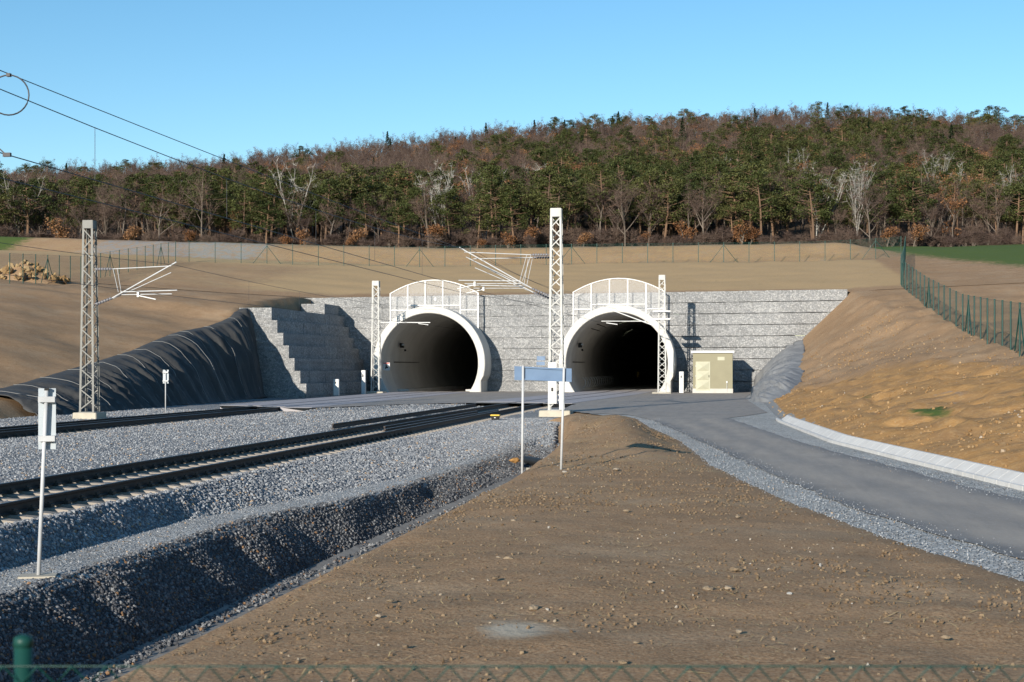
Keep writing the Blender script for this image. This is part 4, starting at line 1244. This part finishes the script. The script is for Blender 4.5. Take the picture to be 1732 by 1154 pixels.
# drain pipe where the gutter starts
px_, py_ = -5.35, 40.3
dp = thing("drain_pipe", "black drain pipe end poking out of the ballast above the gutter", "pipe", (px_, py_, -.72), R(30))
mb = MB()
n = 14
for (r0, y0), (r1, y1) in (((.12, 1.2), (.12, 0)), ((.12, 0), (.10, 0)), ((.10, 0), (.10, 1.2))):
    a = [(r0 * math.cos(2 * math.pi * k / n), y0, r0 * math.sin(2 * math.pi * k / n)) for k in range(n)]
    b = [(r1 * math.cos(2 * math.pi * k / n), y1, r1 * math.sin(2 * math.pi * k / n)) for k in range(n)]
    mb.add(a + b, [(k, (k + 1) % n, n + (k + 1) % n, n + k) for k in range(n)])
mb.build("pipe", M['black'], dp, smooth=True)
hw_ = MB().box(-.35, .18, -.3, .35, .30, -.14).build("headwall", M['plinth'], dp)
for k, (dx, dy) in enumerate(((.55, .5), (-.75, -.1))):
    me = rock_mesh("clay_lump", 900 + k, M['orange'], .6, 2)
    o = inst("clay_lump", me, None, (px_ + dx, py_ + dy, -.5 - .15 * k), (0, 0, k), (.30, .26, .26))
    tag(o, ["orange clay lump beside the drain pipe, on its mound side", "orange clay lump beside the drain pipe, on its ballast side"][k], "clay")

# ------------------------------------------------------------------ gutter and roadside channel
gt = thing("drainage_gutter", "concrete slab gutter at the foot of the ballast slope", "gutter", (0, 0, 0))
y_ = 6.0
k = 0
def gut(y): return float(sx(G1, y)), float(sz(G1, y))
while y_ < 38.5:
    e = y_ + .58
    (xa, za), (xb, zb) = gut(y_), gut(e)
    dz = RNG.uniform(-.003, .003)
    vs = []
    for (xx, zz, yy) in ((xa, za - .008, y_), (xb, zb + .008, e)):
        for a, b in ((-.06, .05), (.12, .0), (.55, -.01), (.80, .10), (.80, -.1), (-.06, -.1)):
            vs.append((xx + a, yy, zz + b + dz))
    fs = [(k_, (k_ + 1) % 6, 6 + (k_ + 1) % 6, 6 + k_) for k_ in range(6)] + [(5, 4, 3, 2, 1, 0), (6, 7, 8, 9, 10, 11)]
    MB().add(vs, fs).build("gutter_slab", M['slab'], gt)
    y_ = e
chn = thing("roadside_channel", "white concrete drainage channel along the foot of the clay bank", "channel", (0, 0, 0))
y_ = 4.0
while y_ < 54.4:
    e = y_ + .62
    vs = []
    for yy in (y_ + .006, e - .006):
        xx = float(xR(yy)) - .02
        wd = .36
        for a, b in ((-wd, .035), (-wd + .06, .045), (-.16, -.0), (.05, .16), (.12, .16), (.12, -.15), (-wd, -.15)):
            vs.append((xx + a, yy, b))
    fs = [(k_, (k_ + 1) % 7, 7 + (k_ + 1) % 7, 7 + k_) for k_ in range(7)] + [(6, 5, 4, 3, 2, 1, 0), (7, 8, 9, 10, 11, 12, 13)]
    MB().add(vs, fs).build("channel_slab", M['channel'], chn)
    y_ = e

# ------------------------------------------------------------------ equipment cabin
cb = thing("equipment_cabin", "olive equipment cabin with a white roof edge and pale panelled door", "cabin", (-1.88, 109.1, 0))
MB().box(-1.42, -1.15, .30, 1.42, 1.15, 2.88).build("wall", M['cabin'], cb)
MB().box(-1.45, -1.18, -.2, 1.45, 1.18, .30).build("base", M['concrete'], cb)
MB().box(-1.56, -1.30, 2.88, 1.56, 1.30, 3.05).build("roof", M['white'], cb, bevel=.02)
dr = MB().box(-1.22, -1.185, .16, -.18, -1.155, 2.26).build("door", M['cabin_door'], cb)
for k in range(3):
    z0 = .26 + k * .66
    x0, x1, z1 = -1.14, -.26, z0 + .60
    xm, zm = (x0 + x1) / 2, (z0 + z1) / 2
    MB().add([(x0, -1.188, z0), (x1, -1.188, z0), (x1, -1.188, z1), (x0, -1.188, z1), (xm, -1.30, zm)], [(0, 1, 4), (1, 2, 4), (2, 3, 4), (3, 0, 4)]).build("pyramid_panel", M['cabin_door'], dr)
MB().cbox((-.27, -1.21, 1.2), (.04, .05, .16)).build("handle", M['black'], dr)
for zz in (.5, 1.2, 1.95): MB().cbox((-1.215, -1.19, zz), (.04, .03, .12)).build("hinge", M['steel'], dr)
MB().box(.35, -1.165, 2.35, .85, -1.15, 2.6).build("vent_grille", M['cabin_door'], cb)
tp = MB().tube([(1.02, -1.2, .05), (1.02, -1.2, .72)], .02, 6).build("cable_riser", M['steel'], cb)
MB().cbox((1.02, -1.21, .78), (.10, .07, .12)).build("socket_box", M['white'], tp)

# ------------------------------------------------------------------ geotextiles
def sheet(name, label, fn, nu, nv, mat, thick=.03):
    vs = [fn(i / (nu - 1), j / (nv - 1)) for i in range(nu) for j in range(nv)]
    fs = [(i * nv + j, (i + 1) * nv + j, (i + 1) * nv + j + 1, i * nv + j + 1) for i in range(nu - 1) for j in range(nv - 1)]
    o = MB().add(vs, fs).build(name, mat, None, smooth=True)
    m = o.modifiers.new("thick", 'SOLIDIFY'); m.thickness = thick; m.offset = -1
    return tag(o, label, "geotextile")
def folds(a, seed, f):
    return float(fbm(np.array([a * f]), np.array([seed * 3.7]), seed, 4)[0])
def left_sheet(u, v):
    y = 58.0 + u * 36.3
    y += .7 * v * (1 - u)
    b = float(BH(y)); xl = float(xL(y))
    q_ = float(CW(y)) / 3.2
    P = [(0.0, .35, -.25), (.15, .15, .0), (.5, -.75 * q_, b * .55), (.75, -1.6 * q_, b * .86), (.9, -2.4 * q_, b * 1.0), (1.0, -3.2 * q_ - .3 * (1 - q_), b * 1.0)]
    t_ = v
    dx = np.interp(t_, [p[0] for p in P], [p[1] for p in P]); z = np.interp(t_, [p[0] for p in P], [p[2] for p in P])
    w = folds(y + v * .8, 5, 1.3) * .5 + folds(y * 1.0 + v * .4, 8, 3.3) * .3
    amp = .25 + .75 * math.sin(math.pi * min(v * .9 + .05, 1))
    return (xl + dx + .30 + w * amp * 1.15, y, z + .10 + w * .30 * amp + .10 * folds(v * 3 + y * .3, 3, 1.0))
gl = sheet("geotextile_sheet", "black geotextile draped in folds over the steep bank before the wing wall", left_sheet, 240, 30, M['geo_dark'])
for k in range(12):
    u = .03 + k * .081
    pts = [Vector(left_sheet(u + .010 * math.sin(v * 2.5 + k), v)) + Vector((.06, -.03, .05)) for v in np.linspace(.12 if k % 3 else .45, .99, 14)]
    MB().tube(pts, .012, 4).build("seam_strap", M['strap'], gl)
def right_sheet(u, v):
    # u along the bank towards the wall, v up
    y = 80.0 + u * 32.4
    xr, xc, cz = float(xR(y)), float(xC(y)), float(CZ(y))
    top = .16 + .40 * u ** .8
    f = v * top
    x = xr - .55 + (xc - xr) * f
    zg = np.interp(x, [xr - .6, xr, xr + .35, xr + (xc - xr) * .5, xc], [-.05, -.02, .2, cz * .56, cz])
    w = folds(y + v * 2.6, 15, .9) * .55 + folds(y * 1.0 - v * 3.0, 18, 2.6) * .22
    bulge = math.sin(math.pi * v) * (.35 + .25 * u)
    rid = abs(folds(y * 1.0 + v * 7.0, 19, .55)) * 1.1 + abs(folds(y * .8 + v * 11.0, 22, 1.3)) * .45
    k_ = min(1.0, v * 4) * min(1.0, u * 9) * min(1.0, (1.02 - v) * 5)
    bulge *= min(1.0, u * 9)
    return (x - bulge * .75 + (w * .5 - rid * .5) * k_, y, zg + bulge * .7 + .02 + (w * .3 + rid * .55) * k_ - .15 * (1 - k_))
gr = sheet("geotextile_sheet", "grey wrinkled geotextile folded over the bank beside the olive cabin", right_sheet, 150, 44, M['geo_grey'])

# ------------------------------------------------------------------ rubble heap and field stones
hx, hy = D(40, 113)
hz = h_any(hx, hy)
rh = thing("rubble_heap", "heap of yellow excavated rocks behind the fence on the brown slope", "rubble", (hx, hy, hz))
core = MB()
n = 20
vs = [(0, 0, 1.5)] + [(3.6 * math.cos(2 * math.pi * k / n), 2.6 * math.sin(2 * math.pi * k / n), -.4) for k in range(n)]
core.add(vs, [(0, 1 + k, 1 + (k + 1) % n) for k in range(n)]).build("heap_core", M['earth'], rh)
rocks = [rock_mesh("rock", 300 + k, M['rock'], .8, 1) for k in range(6)]
for k in range(150):
    a = RNG.uniform(0, 6.28); q = math.sqrt(RNG.random())
    x, y = 3.6 * q * math.cos(a), 2.6 * q * math.sin(a)
    s_ = RNG.uniform(.28, .75)
    inst("rock", rocks[k % 6], rh, (x, y, max(0, 1.5 - 1.8 * q) + RNG.uniform(-.05, .18)), (RNG.uniform(0, 3), RNG.uniform(0, 3), RNG.uniform(0, 3)), (s_, s_ * RNG.uniform(.6, 1), s_ * RNG.uniform(.6, .9)))
fs_mesh = [rock_mesh("field_stone", 400 + k, M['field_stone'], .6, 2) for k in range(6)]
FS = [(860, 950, 15), (903, 1034, 20), (843, 948, 9), (1197, 1001, 18), (1231, 1000, 17), (1245, 968, 20), (904, 886, 11), (868, 884, 9), (838, 983, 14), (1100, 990, 10), (1060, 868, 11), (990, 868, 10), (1042, 798, 10), (1248, 878, 11), (640, 1045, 12), (660, 1019, 12), (932, 1042, 12), (1076, 1094, 10), (1250, 1075, 14), (1054, 1128, 16), (1400, 1120, 14), (1335, 1010, 10), (1500, 1060, 12), (686, 1100, 13), (1600, 1085, 14), (960, 845, 8), (700, 960, 9), (955, 801, 8)]
for k, (px_, py_, w_) in enumerate(FS):
    x, y = G(px_, py_, .04)
    if x > float(polyx(VERGE, y)) - .1: continue
    z = h_any(x, y)
    sc_ = w_ * (-sY * x + cY * y) / FPX
    o = inst("field_stone", fs_mesh[k % 6], None, (x, y, z + .02), (0, 0, k * 1.3), (sc_, sc_ * .8, sc_ * .75))
    tag(o, "pale stone lying on the bare brown earth", "stone", "larger stones on the bare earth")

# ------------------------------------------------------------------ fences
def resample(P, step):
    P = [Vector((a, b, 0)) for a, b in P]
    out = [P[0]]; acc = 0
    for a, b in zip(P[:-1], P[1:]):
        L = (b - a).length; d = step - acc
        while d <= L:
            out.append(a.lerp(b, d / L)); d += step
        acc = (acc + L) % step if L + acc >= step else acc + L
        acc = L - (d - step)
    return out
def fence(label, P, step, H, braces, pr=.035, mesh='fence_mesh'):
    pts = resample(P, step)
    pts = [Vector((p.x, p.y, h_any(p.x, p.y))) for p in pts]
    f = thing("mesh_fence", label, "fence", tuple(pts[0]))
    o0 = pts[0]
    pm = MB().tube([(0, 0, -.3), (0, 0, H)], pr, 6).cbox((0, 0, H), (pr * 2.1, pr * 2.1, .03)).mesh("post", M['fence_green'])
    for i, p in enumerate(pts):
        inst("post", pm, f, tuple(p - o0))
        if i % braces == braces // 2 and 0 < i < len(pts) - 1:
            for s_ in (-1, 1):
                q = pts[i + s_]
                e = p.lerp(q, .55); e.z = h_any(e.x, e.y)
                MB().tube([tuple(p - o0 + Vector((0, 0, H * .88))), tuple(e - o0)], pr * .75, 5).build("brace", M['fence_green'], f)
    if mesh:
        for i in range(len(pts) - 1):
            a, b = pts[i] - o0, pts[i + 1] - o0
            L = (Vector((a.x, a.y, 0)) - Vector((b.x, b.y, 0))).length
            vs = [(a.x, a.y, a.z + .05), (b.x, b.y, b.z + .05), (b.x, b.y, b.z + H - .03), (a.x, a.y, a.z + H - .03)]
            o = MB().add(vs, [(0, 1, 2, 3)]).build("wire_panel", M[mesh], f)
            uv = o.data.uv_layers.new(name="UVMap")
            for lp, c_ in zip(o.data.loops, ((0, 0), (L, 0), (L, H), (0, H))): uv.data[lp.index].uv = c_
            MB().tube([tuple(a + Vector((0, 0, H - .03))), tuple(b + Vector((0, 0, H - .03)))], .008, 4).build("tension_wire", M['fence_green'], f)
    return f
fence("green wire mesh fence crossing the slope above the gabion wall", [(-50.7, 97.4), (-53.5, 120), (-56, 143.0), (-39, 147.8), (-12, 151.5), (16.9, 156.0)], 2.6, 2.1, 6, .035, 'fence_fine')
fence("green wire mesh fence climbing the top of the clay bank", [(16.9, 156.2), (14.5, 135), (12.2, 116), (12.0, 95), (12.0, 82.8), (11.4, 62), (11.0, 50), (10.8, 40)], 2.45, 2.05, 7, .04)
# low wire fence directly before the photographer
nf = thing("garden_fence", "green chain link fence with a round green post close before the bare earth", "fence", (*D(866, 2.5), 0), R(YAW))
ZT = CH - (1127 - 619) * 2.5 / FPX
for xp in (-3.35, -.833, 1.68, 4.2):
    p = MB().tube([(xp, .02, -.3), (xp, .02, ZT + .03)], .0155, 14).build("post", M['fence_green'], nf, smooth=True)
    MB().tube([(xp, .02, ZT + .03), (xp, .02, ZT + .045), (xp, .02, ZT + .05)], [.017, .016, .006], 14).build("post_cap", M['fence_green'], p, smooth=True)
MB().tube([(-3.4, 0, ZT), (4.25, 0, ZT)], .0012, 6).build("top_wire", M['fence_green'], nf)
wm = MB()
pit = .058
nrow = int(1.2 / (pit / 2))
for i in range(int(5.6 / pit)):
    x0 = -2.6 + i * pit
    pts = [(x0 + (pit / 2 if j % 2 else 0), .004 * (1 if j % 2 else -1), ZT - j * pit * .55) for j in range(nrow)]
    wm.tube(pts, .0017, 3, cap=False)
    wm.tube([(2 * x0 + pit - p[0] , -p[1], p[2]) for p in pts], .0014, 3, cap=False) if False else None
    pts2 = [(x0 + pit / 2 + (pit / 2 if j % 2 == 0 else 0), .004 * (1 if j % 2 else -1), ZT - j * pit * .55) for j in range(nrow)]
    wm.tube(pts2, .0017, 3, cap=False)
tag(wm.build("chain_link", M['fence_green'], nf), kind="stuff")

# ------------------------------------------------------------------ trees
def np_mesh(name, V, F, mats, midx=None, smooth=False):
    me = bpy.data.meshes.new(name)
    me.from_pydata(V, [], F)
    for m_ in mats: me.materials.append(m_)
    if midx is not None: me.polygons.foreach_set("material_index", midx)
    me.update()
    return me
def leaf_cloud(rs, c, rad, n, size, flat=.55, aim=None):
    """n small leaf sprays through an ellipsoid"""
    V, F = [], []
    for _ in range(n):
        while True:
            p = Vector((rs.uniform(-1, 1), rs.uniform(-1, 1), rs.uniform(-1, 1)))
            if .15 < p.length < 1: break
        p = p * (p.length ** -.35)
        p = Vector((p.x * rad[0], p.y * rad[1], p.z * rad[2])) + c
        u = Vector((rs.uniform(-1, 1), rs.uniform(-1, 1), rs.uniform(-flat, flat))).normalized()
        w = u.cross(Vector((rs.uniform(-.6, .6), rs.uniform(-.6, .6), 1))).normalized()
        s = size * rs.uniform(.6, 1.4)
        k = len(V)
        V += [tuple(p - u * s * .5 - w * s * .22), tuple(p + u * s * .1 - w * s * .42), tuple(p + u * s * .6), tuple(p + w * s * .38)]
        F.append((k, k + 1, k + 2, k + 3))
    return V, F
def pine(seed, H=15.0):
    rs = random.Random(seed)
    tr = MB(); lean = Vector((rs.uniform(-.06, .06), rs.uniform(-.06, .06), 0))
    tp = [Vector((lean.x * z + .25 * math.sin(z * .35 + seed), lean.y * z + .2 * math.cos(z * .3 + seed), z)) for z in np.linspace(0, H * .95, 9)]
    tr.tube([(p.x, p.y, p.z - (.5 if i == 0 else 0)) for i, p in enumerate(tp)], [.26 - .022 * i for i in range(9)], 6)
    CV, CF = [], []
    def at(z):
        f = z / (H * .95) * 8; i = min(int(f), 7); return tp[i].lerp(tp[i + 1], f - i)
    z0 = H * rs.uniform(.26, .46)
    nl = rs.randint(30, 40)
    for k in range(nl):
        f = (k + .5) / nl
        z = z0 + (H - z0) * f * .95
        r = (1.2 + 3.0 * math.sin(math.pi * min(f * .8 + .22, 1)) ** 1.1) * rs.uniform(.45, 1.1)
        a = rs.uniform(0, 6.28)
        b = at(min(z, H * .94)); e = b + Vector((r * math.cos(a), r * math.sin(a), r * rs.uniform(.05, .4)))
        tr.tube([tuple(b), tuple(b.lerp(e, .55) + Vector((0, 0, -.1))), tuple(e)], [.07, .05, .02], 3, cap=False)
        rad = rs.uniform(.7, 1.35) * (1.1 - .3 * f)
        V, F = leaf_cloud(rs, e, (rad * 1.2, rad * 1.2, rad * .55), rs.randint(105, 135), .27)
        n = len(CV); CV += V; CF += [tuple(i + n for i in q) for q in F]
    return tr.mesh("pine_trunk", M['bark_pine']), np_mesh("pine_crown", CV, CF, [M['needle']])
def spruce(seed, H=14.0):
    rs = random.Random(seed)
    tr = MB().tube([(0, 0, -.5), (0, 0, H)], [.2, .03], 5)
    CV, CF = [], []
    for k in range(34):
        f = k / 33; z = H * (.12 + .88 * f); r = (1 - f) * 2.7 + .12
        for j in range(5):
            a = rs.uniform(0, 6.28)
            c = Vector((r * .62 * math.cos(a), r * .62 * math.sin(a), z - r * .22))
            V, F = leaf_cloud(rs, c, (r * .42 + .1, r * .42 + .1, .22), 9, .42, .4)
            n = len(CV); CV += V; CF += [tuple(i + n for i in q) for q in F]
    return tr.mesh("spruce_trunk", M['bark']), np_mesh("spruce_crown", CV, CF, [M['spruce']])
def branch_tree(seed, H, spread, levels, tw, r0=.16, stems=1, fork=.32, up=.55, kids=(3, 5), thin=1.0):
    """bare tree: returns trunk MB and twig MB"""
    rs = random.Random(seed)
    tr, tg = MB(), MB()
    tips = []
    def grow(p, d, L, r, lv):
        n = 3
        pts = [p]; q = p.copy(); dd = d.copy()
        for k in range(n):
            dd = (dd + Vector((rs.uniform(-.16, .16), rs.uniform(-.16, .16), rs.uniform(-.03, .12)))).normalized()
            q = q + dd * (L / n); pts.append(q.copy())
        rad = [r * (1 - .45 * k / n) for k in range(n + 1)]
        (tr if lv <= 1 else tg).tube([tuple(v) for v in pts], rad, 5 if lv == 0 else 3, cap=False)
        if lv >= levels:
            tips.append(pts[-1]); return
        for k in range(rs.randint(*kids) + (1 if lv == 0 else 0)):
            f = rs.uniform(fork if lv == 0 else .25, 1.0)
            i = min(int(f * n), n - 1); b = pts[i].lerp(pts[i + 1], f * n - i)
            a = rs.uniform(0, 6.28)
            side = Vector((math.cos(a), math.sin(a), up * rs.uniform(.5, 1.5)))
            nd = (dd * .45 + side * spread).normalized()
            grow(b, nd, L * rs.uniform(.42, .62), r * .5 * thin, lv + 1)
        grow(pts[-1], dd, L * .5, r * .5, lv + 1)
    for s_ in range(stems):
        a = rs.uniform(0, 6.28); k = .0 if stems == 1 else .22
        grow(Vector((0, 0, -.4)), Vector((k * math.cos(a), k * math.sin(a), 1)).normalized(), H * .55, r0, 0)
    # twig sprays: thin slivers
    for p in tips:
        for _ in range(tw):
            d = Vector((rs.uniform(-1, 1), rs.uniform(-1, 1), rs.uniform(-.2, 1.2))).normalized()
            L = rs.uniform(.5, 1.2); w = d.cross(Vector((rs.uniform(-1, 1), rs.uniform(-1, 1), .3))).normalized() * .022
            tg.add([tuple(p - w), tuple(p + w), tuple(p + d * L)], [(0, 1, 2)])
    return tr, tg, tips
def bare(seed, H=12.5):
    tr, tg, tips = branch_tree(seed, H, .75, 3, 7, .17)
    return tr.mesh("bare_trunk", M['bark']), tg.mesh("bare_branches", M['twig'])
def birch(seed, H=13.0):
    tr, tg, tips = branch_tree(seed, H, .36, 2, 5, .085, stems=random.Random(seed).choice((1, 2, 2, 3)), up=1.3, kids=(3, 4), thin=.9)
    return tr.mesh("birch_trunk", M['birch']), tg.mesh("birch_branches", M['birch'])
def rusty(seed, H=11.0, low=False):
    tr, tg, tips = branch_tree(seed, H, .8, 2, 3, .14, up=.5, fork=.12 if low else .3)
    rs = random.Random(seed)
    CV, CF = list(tg.v), list(tg.f); mi = [1] * len(CF)
    for p in tips:
        V, F = leaf_cloud(rs, p, (.85, .85, .65), 34, .25, .9)
        n = len(CV); CV += V; CF += [tuple(i + n for i in q) for q in F]; mi += [0] * len(F)
    return tr.mesh("leafy_trunk", M['bark']), np_mesh("withered_crown", CV, CF, [M['rust'], M['twig']], mi)
def bush(seed, H=3.0):
    tr, tg, tips = branch_tree(seed, H, .9, 2, 9, .05, stems=4, fork=.1, up=.6)
    return tr.mesh("bush_stems", M['bark']), tg.mesh("bush_twigs", M['twig'])
KINDS = {
    'pine': ([pine(500 + k, 11.6 + 1.0 * (k % 4)) for k in range(7)], "pine_tree"),
    'spruce': ([spruce(550 + k) for k in range(2)], "spruce_tree"),
    'bare': ([bare(600 + k, 11.5 + 1.0 * (k % 3)) for k in range(6)], "bare_tree"),
    'birch': ([birch(650 + k, 12 + k % 3) for k in range(5)], "birch_tree"),
    'rust': ([rusty(700 + k, 10.5) for k in range(4)], "withered_tree"),
    'sapling': ([rusty(750 + k, 4.6, True) for k in range(3)], "withered_sapling"),
    'bush': ([bush(800 + k) for k in range(4)], "bare_bush"),
}
LAB = {
    'pine': ("dark green pine with a bare reddish trunk in the hillside wood", "pine", "pines of the hillside wood"),
    'spruce': ("narrow dark spruce rising above the bare wood", "spruce", "spruces of the hillside wood"),
    'bare': ("leafless purple brown tree in the hillside wood", "tree", "leafless trees of the hillside wood"),
    'birch': ("white stemmed leafless birch standing out of the dark wood", "birch", "birches of the hillside wood"),
    'rust': ("tree with rust brown withered leaves in the hillside wood", "tree", "rust coloured trees of the hillside wood"),
    'sapling': ("low young tree with orange brown leaves at the edge of the wood", "sapling", "rust coloured saplings at the wood edge"),
    'bush': ("leafless brown bush at the edge of the wood", "bush", "bushes at the wood edge"),
}
TR_ = random.Random(77)
spots = []     # (kind, x, y, scale, distance)
def hill_xy(px, Yc): return D(px, Yc)
def n2(px, Yc, s=0):
    return float(fbm(np.array([px / 170.0 + s]), np.array([Yc / 45.0 + s]), 60 + s, 3)[0])
Yc = 233.0
row = 0
while Yc < 600:
    dx_m = 4.1 if Yc < 300 else 4.8
    wpx = dx_m * FPX / Yc
    px = -260 + (row % 2) * wpx * .5
    while px < 2000:
        p = px + TR_.uniform(-.42, .42) * wpx; yc = Yc + TR_.uniform(-2.6, 2.6)
        t_ = (yc - 233) / 327.0
        fx = min(max(p / 1732.0, 0), 1)
        nn = n2(p, yc); n3_ = n2(p, yc, 3)
        # share of pines: nearly all in front, most on the right hand hill, few on the upper left
        right = min(max((fx - .42) / .25, 0), 1)
        fr = .13 + .13 * right
        pp = (.66 if t_ < fr else (.45 * (1 - min((t_ - fr) / .2, 1)) + .02) * (1 - right) + (.46 if t_ < .80 else .20) * right)
        pp = pp + nn * (.9 if t_ < .3 or right > .5 else .35)
        u = TR_.random()
        if fx > .25 and .06 < t_ < .75 and n3_ > .10 and TR_.random() < .45: k = 'rust'
        elif u < pp: k = 'pine'
        else:
            rp = .75 if (.08 < t_ < .65 and n3_ > .06 and fx > .2) else .08
            k = 'rust' if TR_.random() < rp else 'bare'
        if k == 'bare' and t_ > .55 and TR_.random() < .014: k = 'spruce'
        x, y = D(p, yc)
        sc_ = TR_.uniform(.58, .94) * (1.1 if k == 'rust' else 1.0)
        spots.append((k, x, y, sc_, yc))
        px += wpx
    Yc += 4.6 if Yc < 300 else 5.8
    row += 1
BIR = [(40, 240), (575, 262), (735, 275), (752, 276), (752, 237), (905, 300), (1228, 330), (1345, 318), (1493, 322), (1572, 320), (1380, 236), (1450, 236), (1700, 240), (1712, 250), (1600, 268), (500, 238), (820, 250), (285, 300)]
for (p, yc) in BIR:
    x, y = D(p, yc); spots.append(('birch', x, y, TR_.uniform(.9, 1.15), yc - 6))
px = -200
while px < 1960:
    yc = TR_.uniform(226.5, 236); x, y = D(px, yc)
    spots.append(('bush', x, y, TR_.uniform(.5, 1.05) * (1 if yc < 231 else 1.25), yc)); px += TR_.uniform(9, 17)
for p in (318, 480, 515, 590, 730, 742, 815, 860, 895, 985, 1255, 1268, 1090, 1160, 1500, 1545, 600, 220, 100):
    yc = TR_.uniform(227, 230); x, y = D(p, yc); spots.append(('sapling', x, y, TR_.uniform(.45, 1.0), yc))
for p in (1400, 1036, 1046, 660, 822, 1105, 795, 955, 570, 1470, 1312):
    yc = 548 + TR_.uniform(-8, 8); x, y = D(p, yc); spots.append(('spruce', x, y, TR_.uniform(.55, .85), yc))
SX = np.array([s[1] for s in spots]); SY_ = np.array([s[2] for s in spots])
SZ = hill_rough(SX.reshape(1, -1), SY_.reshape(1, -1))[0]
LIMIT = {'pine': 300, 'bare': 260, 'rust': 120, 'birch': 60, 'spruce': 60, 'sapling': 60, 'bush': 150}
BST = {id(v): random.Random(650 + i).choice((1, 2, 2, 3)) for i, v in enumerate(KINDS['birch'][0])}
def relabel(k, var, yc, sc_):
    edge = yc < 240
    if k == 'pine': return "dark green pine in the front rows at the wood edge" if edge else ("green pine behind the front rows on the lower slope" if yc < 275 else None)
    if k == 'bare': return "leafless purple brown tree in the front rows at the wood edge" if edge else None
    if k == 'rust': return "tree with rust brown leaves in the front rows at the wood edge" if edge else None
    if k == 'birch': return "%s white birch %s" % ({1: 'single stemmed', 2: 'two stemmed', 3: 'three stemmed'}[BST[id(var)]], "at the edge of the wood" if yc < 246 else ("in the wood behind the front pines" if yc < 290 else "high on the wooded slope"))
    if k == 'bush': return "tall leafless brown bush under the pines at the wood edge" if yc > 231 else ("small leafless brown bush at the edge of the field" if sc_ < .7 else None)
    return None
order = sorted(range(len(spots)), key=lambda i: spots[i][4])
cnt = {}
rest = []
for i in order:
    k, x, y, sc_, yc = spots[i]
    px = 866 + FPX * camxy(x, y)[0] / camxy(x, y)[1]
    inview = -25 < px < 1757
    if inview and cnt.get(k, 0) < LIMIT[k]:
        c_ = cnt.get(k, 0); cnt[k] = c_ + 1
        var = KINDS[k][0][TR_.randrange(len(KINDS[k][0]))]
        root = bpy.data.objects.new(KINDS[k][1], None)
        root.empty_display_size = .5
        root.location = (x, y, SZ[i]); root.rotation_euler = (0, 0, TR_.uniform(0, 6.28)); root.scale = (sc_, sc_, sc_ * TR_.uniform(.92, 1.1))
        link(root); tag(root, *LAB[k])
        lab2 = relabel(k, var, yc, sc_)
        if lab2: root['label'] = lab2
        link(bpy.data.objects.new("trunk", var[0]), root)
        link(bpy.data.objects.new("crown", var[1]), root)
    else:
        rest.append((k, x, y, float(SZ[i]), sc_))
# the remaining trees of the wood, one mass
pool = bpy.data.collections.new("wood_pool")
start = {}
nidx = 0
for k, (vars_, nm) in KINDS.items():
    start[k] = (nidx, len(vars_))
    for (a, b) in vars_:
        V = [v.co[:] for v in a.vertices]; F = [tuple(p.vertices) for p in a.polygons]; mi = [0] * len(F)
        n = len(V)
        V += [v.co[:] for v in b.vertices]; F += [tuple(i + n for i in p.vertices) for p in b.polygons]
        mi += [1 + p.material_index for p in b.polygons]
        me = np_mesh("wood_tree", V, F, [a.materials[0]] + list(b.materials), mi)
        pool.objects.link(bpy.data.objects.new("wood_%03d" % nidx, me)); nidx += 1
me = bpy.data.meshes.new("distant_wood")
me.from_pydata([(r[1], r[2], r[3]) for r in rest], [], [])
a = me.attributes.new("pick", 'INT', 'POINT'); a.data.foreach_set("value", [start[r[0]][0] + TR_.randrange(start[r[0]][1]) for r in rest])
a = me.attributes.new("ssize", 'FLOAT', 'POINT'); a.data.foreach_set("value", [r[4] for r in rest])
a = me.attributes.new("rotz", 'FLOAT', 'POINT'); a.data.foreach_set("value", [TR_.uniform(0, 6.28) for r in rest])
o = tag(link(bpy.data.objects.new("distant_wood", me)), "mixed wood of pines and leafless trees covering the hill", "wood", kind="stuff")
scatter_modifier(o, pool, 1, 1, attr_density=False)
print("TREES", cnt, "rest", len(rest))
